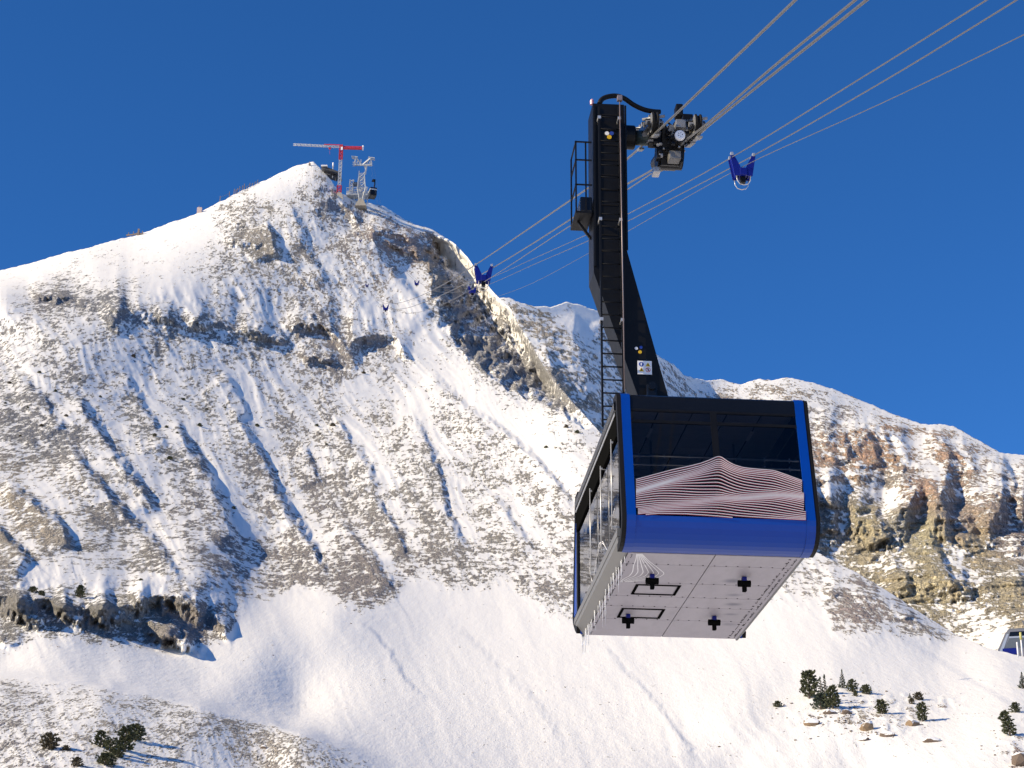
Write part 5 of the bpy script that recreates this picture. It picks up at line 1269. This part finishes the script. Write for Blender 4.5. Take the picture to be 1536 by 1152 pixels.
q = MB(); q.prism([(-2.9, .4), (-1.95, 2.0), (5.5, 2.0), (5.5, .4)], 'y', -.23, -.203); q.build('window', paint('grey_window', (.12, .13, .14), .12), rcab)
q = MB(); q.prism([(-3.3, -.7), (-3.2, .35), (-.8, .35), (-.8, -.7)], 'y', -.26, -.203); q.build('blue_panel', M_NAVY, rcab)
q = MB(); q.prism([(-2.2, 3.5), (-1.8, 3.75), (6, 3.75), (6, 3.5)], 'y', .1, 3.9); q.build('roof', M_GREY, rcab)
q = MB(); q.bar((1.0, 1.8, 3.7), (.4, 1.8, 5.4), .3); q.build('hanger_arm', M_GREY, rcab)
for u_, v0_, v1_, mt, lb, w_ in ((1533, 976, 946, None, 'tall yellow topped pole in front of the right edge cabin', .20), (1526.5, 976, 962, None, 'short white post in front of the right edge cabin', .2)):
    a = Vector(at(u_, v0_, 312)); b = Vector(at(u_, v1_, 312)); ro = empty('marker_pole', tuple(a)); tag(ro, lb, 'pole', 'poles by the right edge cabin')
    q = MB(); q.tube([(0, 0, -1), (0, 0, (b-a).z*.6)], w_*.6, 8); q.build('lower_tube', M_WHITE, ro)
    q = MB(); q.tube([(0, 0, (b-a).z*.6), (0, 0, (b-a).z)], w_*(1.0 if u_ > 1530 else .6), 8); q.build('upper_tube', paint('faded_yellow', (.5, .45, .15), .6) if u_ > 1530 else M_WHITE, ro)

# ------------------------------------------------------------------ trees, shrubs, boulders
def leaf_mat(name, col):
    m, nt, b = new_mat(name)
    ob = N(nt, 'ShaderNodeNewGeometry'); L = nt.links.new
    nz = N(nt, 'ShaderNodeTexNoise'); nz.inputs['Scale'].default_value = 1.2; nz.inputs['Detail'].default_value = 4
    L(ob.outputs['Position'], nz.inputs['Vector'])
    mx = N(nt, 'ShaderNodeMix', data_type='RGBA'); mx.inputs[6].default_value = (*[c*.55 for c in col], 1); mx.inputs[7].default_value = (*[c*1.5 for c in col], 1)
    L(nz.outputs[0], mx.inputs[0]); L(mx.outputs[2], b.inputs['Base Color']); b.inputs['Roughness'].default_value = .75; b.inputs['Specular IOR Level'].default_value = .2
    return m
M_PINE = leaf_mat('pine_needles', (.085, .090, .046)); M_SPRUCE = leaf_mat('spruce_needles', (.065, .080, .058)); M_DULL = leaf_mat('wintry_shrub', (.10, .082, .05))
M_BARK = paint('bark', (.10, .075, .055), .9, var=.3, scale=6)
def tuft(mb, p, d, l, rnd, n=5):
    d = Vector(d).normalized()
    for k in range(n):
        e = (d + Vector((rnd.uniform(-.7, .7), rnd.uniform(-.7, .7), rnd.uniform(-.4, .7)))).normalized()
        s = e.cross(Vector((rnd.uniform(-1, 1), rnd.uniform(-1, 1), rnd.uniform(-1, 1)))).normalized()*l*.20
        p = Vector(p); mb.add([p-s*.4, p+e*l*.55-s, p+e*l, p+e*l*.55+s], [(0, 1, 2, 3)])
def pine(name, loc, h, w, seed, mat, lean=0.0, kind='pine'):
    rnd = random.Random(seed); root = empty(name, tuple(loc))
    q = MB(); top = Vector((lean*h, 0, h)); q.tube([(0, 0, -.4), Vector((0, 0, 0)).lerp(top, .5), top*.92], [w*.07, w*.05, w*.02], 6); q.build('trunk', M_BARK, root)
    c = MB(); limbs = MB()
    nb = 46 if kind != 'bush' else 34
    for i in range(nb):
        t = (i+.5)/nb
        if kind == 'spruce': r = w*.62*(1-t)**1.25*(.7+.5*rnd.random())+.02*w; z = h*(.05+.95*t)
        elif kind == 'bush': r = w*.5*math.sqrt(max(0, 1-(t*1.02)**2))*(.55+.6*rnd.random()); z = h*(.03+.9*t)
        else: r = w*.5*(.35+.65*math.sin(math.pi*min(1, .22+t*.76)))*(.55+.6*rnd.random()); z = h*(.08+.9*t)
        az = i*2.399+rnd.uniform(-.3, .3)
        ax = top*(z/h); tip = Vector((ax.x+r*math.cos(az), r*math.sin(az), z+(-.12*r if kind == 'spruce' else .25*r)))
        limbs.bar(Vector((ax.x, 0, z-.1*r)), tip, .035*max(.4, w*.3))
        for k in range(7 if kind != 'spruce' else 6):
            f = .25+.75*(k+rnd.random())/7
            p = Vector((ax.x, 0, z-.1*r)).lerp(tip, f)+Vector((rnd.uniform(-1, 1), rnd.uniform(-1, 1), rnd.uniform(-.6, .8)))*r*.16
            tuft(c, p, (tip-Vector((ax.x, 0, z)))+Vector((0, 0, .35*r)), max(.10, .11*w+.05*h)*rnd.uniform(.7, 1.2)*((1.05-.75*t) if kind == 'spruce' else 1), rnd)
    if kind == 'spruce':
        for k in range(10): tuft(c, top*(.86+.014*k), (0, 0, 1), .09*h*(1-.05*k), rnd, 4)
    cr = c.build('crown', mat, root); limbs.build('branches', M_BARK, root)
    return root
def plant(u0, u1, v0, v1, name, label, cat, kind, mat, seed, group=None, lean=0.0):
    base = surf((u0+u1)/2, v1); D = base@_f; k = D/FPX
    o = pine(name, base-np.array([0, 0, .12]), (v1-v0)*k*1.06, (u1-u0)*k*1.12, seed, mat, lean, kind); tag(o, label, cat, group)
plant(1202, 1227, 1008, 1048, 'pine_tree', 'broad dark pine at the left end of the tree clump', 'tree', 'pine', M_PINE, 1)
plant(1226, 1239, 1016, 1056, 'spruce_tree', 'shorter pointed spruce in the middle of the tree clump', 'tree', 'spruce', M_SPRUCE, 2)
plant(1232, 1246, 1013, 1058, 'spruce_tree', 'tall pointed spruce in the middle of the tree clump', 'tree', 'spruce', M_SPRUCE, 3)
plant(1219, 1246, 1040, 1064, 'spruce_tree', 'low spreading spruce at the foot of the tree clump', 'tree', 'bush', M_SPRUCE, 4)
plant(1240, 1259, 1030, 1063, 'pine_tree', 'bushy pine at the right end of the tree clump', 'tree', 'pine', M_PINE, 5)
plant(1258, 1269, 1004, 1032, 'spruce_tree', 'lone thin spruce right of the tree clump', 'tree', 'spruce', M_SPRUCE, 6)
plant(1270, 1286, 1018, 1038, 'pine_bush', 'rounded pine bush beside the lone thin spruce', 'bush', 'bush', M_PINE, 7)
plant(1280, 1288, 1036, 1044, 'pine_bush', 'tiny bush just below the rounded pine bush', 'bush', 'bush', M_PINE, 8)
plant(1292, 1308, 1026, 1041, 'pine_bush', 'wedge shaped pine bush rightmost of the upper row', 'bush', 'bush', M_PINE, 9)
plant(1316, 1332, 1050, 1071, 'pine_tree', 'squat pine in the middle of the rocky knoll', 'tree', 'pine', M_PINE, 10)
plant(1376, 1391, 1054, 1082, 'pine_tree', 'upright pine at the right of the rocky knoll', 'tree', 'pine', M_PINE, 12)
plant(1370, 1386, 1038, 1050, 'pine_bush', 'flat dark bush above the upright pine', 'bush', 'bush', M_DULL, 13)
plant(1362, 1368, 1039, 1047, 'pine_bush', 'tiny sapling left of the flat dark bush', 'bush', 'spruce', M_SPRUCE, 14)
plant(1363, 1372, 1046, 1056, 'pine_bush', 'small ragged bush below the tiny sapling', 'bush', 'bush', M_DULL, 24)
plant(1161, 1173, 1051, 1061, 'pine_bush', 'lone small bush left of the tree clump', 'bush', 'bush', M_PINE, 15)
plant(1508, 1527, 1068, 1104, 'pine_tree', 'leaning pine near the right edge', 'tree', 'pine', M_PINE, 16, lean=-.22)
plant(1516, 1531, 1053, 1069, 'pine_bush', 'bush above the leaning pine near the right edge', 'bush', 'bush', M_PINE, 17)
plant(1528, 1541, 1008, 1033, 'spruce_tree', 'spruce cut off by the right edge of the picture', 'tree', 'spruce', M_SPRUCE, 18)
plant(112, 128, 877, 896, 'pine_bush', 'largest dark bush on the bench above the left cliff', 'bush', 'bush', M_PINE, 19)
plant(42, 56, 879, 889, 'pine_bush', 'low bush leftmost on the bench above the left cliff', 'bush', 'bush', M_PINE, 20)
plant(57, 68, 885, 893, 'pine_bush', 'tiny bush between the two larger bushes above the left cliff', 'bush', 'bush', M_PINE, 21)
plant(60, 88, 1100, 1125, 'pine_shrub', 'brownish shrub leftmost in the lower left corner', 'shrub', 'bush', M_DULL, 31)
plant(139, 161, 1094, 1120, 'pine_shrub', 'spreading dark shrub left of the two tallest shrubs at lower left', 'shrub', 'bush', M_PINE, 32)
plant(156, 174, 1108, 1131, 'pine_shrub', 'dark shrub wedged between two larger shrubs at lower left', 'shrub', 'bush', M_PINE, 33)
plant(174, 200, 1091, 1128, 'pine_shrub', 'tall dark shrub in the lower left group', 'shrub', 'pine', M_PINE, 34)
plant(190, 216, 1086, 1112, 'pine_shrub', 'bushy shrub rightmost in the lower left group', 'shrub', 'bush', M_PINE, 35)
plant(144, 173, 1130, 1148, 'pine_shrub', 'low flat shrub below the lower left group', 'shrub', 'bush', M_PINE, 36)
plant(107, 123, 1134, 1149, 'pine_shrub', 'small shrub at the bottom edge left of the flat shrub', 'shrub', 'bush', M_DULL, 37)
plant(94, 106, 1116, 1125, 'pine_shrub', 'tiny shrub beside the brownish shrub at lower left', 'shrub', 'bush', M_DULL, 38)
plant(166, 186, 1118, 1136, 'pine_shrub', 'shrub at the foot of the tall dark shrub at lower left', 'shrub', 'bush', M_PINE, 39)
# scattered krummholz on the left face
rs = random.Random(77); proto = []
for k in range(3):
    o = pine('low_shrub', Vector((0, 0, -500)), 1.0, 1.5, 50+k, M_PINE if k else M_DULL, 0, 'bush')
    proto.append(o)
spots = [(200, 536), (8, 606), (41, 612), (62, 640), (265, 650), (250, 642), (480, 652), (490, 668), (84, 588), (30, 655), (120, 570), (275, 600), (310, 615), (338, 612), (212, 870), (205, 668), (255, 690), (350, 764), (20, 846), (140, 760), (475, 640), (545, 560), (820, 672), (866, 650), (850, 642), (385, 640), (60, 560), (15, 575), (232, 655), (300, 640), (100, 625), (150, 596), (330, 690), (500, 640)]
first = [True, True, True]
for k, (u_, v_) in enumerate(spots):
    i = k % 3; p = surf(u_, v_)
    if first[i]: o = proto[i]; first[i] = False
    else: o = copy_tree(proto[i])
    o.location = tuple(p-np.array([0, 0, .1])); s_ = rs.uniform(.45, 1.05)*np.clip((p@_f)/560, .6, 1.3); o.scale = (s_*1.1, s_*1.1, s_)
    o.rotation_euler = (0, 0, rs.uniform(0, 6))
    tag(o, 'small dark low shrub dotted on the snowy slope left of the cabin', 'shrub', 'low shrubs dotted over the left slope')
# boulders and stones
def rock_mesh(seed, sub=2):
    bm = bmesh.new(); bmesh.ops.create_icosphere(bm, subdivisions=sub, radius=1.0); rnd = random.Random(seed)
    off = rnd.uniform(0, 50)
    co = np.array([v.co[:] for v in bm.verts])
    nz = 1+.38*fbm(co[:, 0]*1.1+off, co[:, 1]*1.1, co[:, 2]*1.1, 3, seed, .6)
    cut = np.array([rnd.gauss(0, 1) for _ in range(9)]).reshape(3, 3)
    for v, k in zip(bm.verts, nz):
        p = np.array(v.co)*k
        for c in cut:
            n_ = c/np.linalg.norm(c); d = p@n_
            if d > .62: p = p-n_*(d-.62)*.85
        v.co = p
    me = bpy.data.meshes.new('boulder'); bm.to_mesh(me); bm.free(); return me
def boulder_mat(name, col):
    m, nt, b = new_mat(name); L = nt.links.new
    g_ = N(nt, 'ShaderNodeNewGeometry'); nz = N(nt, 'ShaderNodeTexNoise'); nz.inputs['Scale'].default_value = 2.2; nz.inputs['Detail'].default_value = 7; nz.inputs['Roughness'].default_value = .7
    L(g_.outputs['Position'], nz.inputs['Vector'])
    mx = N(nt, 'ShaderNodeMix', data_type='RGBA'); mx.inputs[6].default_value = (*[c*.5 for c in col], 1); mx.inputs[7].default_value = (*[c*1.4 for c in col], 1); L(nz.outputs[0], mx.inputs[0])
    sx = N(nt, 'ShaderNodeSeparateXYZ'); L(g_.outputs['Normal'], sx.inputs[0])
    ad = N(nt, 'ShaderNodeMath', operation='ADD'); L(sx.outputs[2], ad.inputs[0])
    ml = N(nt, 'ShaderNodeMath', operation='MULTIPLY'); L(nz.outputs[0], ml.inputs[0]); ml.inputs[1].default_value = .6; L(ml.outputs[0], ad.inputs[1])
    mr = N(nt, 'ShaderNodeMapRange', interpolation_type='SMOOTHSTEP'); mr.inputs[1].default_value = .62; mr.inputs[2].default_value = .80; L(ad.outputs[0], mr.inputs[0])
    m2 = N(nt, 'ShaderNodeMix', data_type='RGBA'); L(mr.outputs[0], m2.inputs[0]); L(mx.outputs[2], m2.inputs[6]); m2.inputs[7].default_value = (.85, .84, .83, 1)
    L(m2.outputs[2], b.inputs['Base Color']); b.inputs['Roughness'].default_value = .9
    return m
M_TAN = boulder_mat('tan_boulder', (.24, .165, .10)); M_BROWN = boulder_mat('brown_boulder', (.15, .11, .085))
for k, (u0, u1, v0, v1, mt, lab) in enumerate(((1291, 1314, 1078, 1097, M_TAN, 'largest tan boulder below the squat pine'), (1208, 1232, 1075, 1089, M_TAN, 'flat tan boulder below the tree clump'), (1290, 1305, 1104, 1112, M_BROWN, 'low brown rock lowest on the knoll'), (1358, 1380, 1078, 1090, M_TAN, 'long tan rock left of the upright pine'),
      (1236, 1256, 1062, 1072, M_BROWN, 'brown rock at the foot of the bushy pine'), (1518, 1560, 1122, 1150, M_BROWN, 'reddish brown outcrop in the lower right corner'), (1262, 1278, 1062, 1072, M_BROWN, 'small rock right of the bushy pine'), (1322, 1345, 1096, 1106, M_BROWN, 'flat dark rock right of the largest tan boulder'), (1388, 1412, 1104, 1114, M_BROWN, 'low rock rightmost on the lower knoll'), (391, 401, 1116, 1124, M_BROWN, 'dark stone alone on the snow right of the shrubs'))):
    p = surf((u0+u1)/2, v1-1); kx = (p@_f)/FPX; me = rock_mesh(200+k); me.materials.append(mt)
    o = bpy.data.objects.new('boulder', me); COL.objects.link(o); o.location = tuple(p+np.array([0, .3, (v1-v0)*kx*.25])); o.scale = ((u1-u0)*kx*.55, (u1-u0)*kx*.4, (v1-v0)*kx*.62); o.rotation_euler = (0, 0, 0)
    tag(o, lab, 'boulder', 'boulders on the snow')
q = MB(); rk = random.Random(9)
sm = [np.array([v.co[:] for v in rock_mesh(300+k, 1).vertices]) for k in range(4)]
fm = [[tuple(p.vertices) for p in rock_mesh(300, 1).polygons]]
for k in range(360):
    z_ = rk.random()
    if z_ < .55: u_, v_ = rk.gauss(1290, 55), rk.gauss(1072, 20)
    elif z_ < .65: u_, v_ = rk.gauss(1505, 20), rk.gauss(1110, 25)
    elif z_ < .74: u_, v_ = rk.uniform(380, 1100), rk.uniform(925, 1140)
    elif z_ < .82: u_, v_ = rk.gauss(150, 60), rk.gauss(984, 12)
    else: u_, v_ = rk.gauss(1290, 70), rk.gauss(1075, 22)
    if not (5 < u_ < 1530 and 930 < v_ < 1150): continue
    p = surf(u_, v_); s_ = (p@_f)/FPX*rk.choice([.6, .8, 1.0, 1.3, 2.2])*rk.uniform(.7, 1.2)*(.6 if z_ > .65 and z_ < .82 else 1)
    q.add(sm[k % 4]*np.array([s_*1.1, s_, s_*rk.uniform(.8, 1.3)])+p, fm[0])
tag(q.build('scattered_stones', M_BROWN), 'small brown stones strewn over the lower snow', 'stones', kind='stuff')
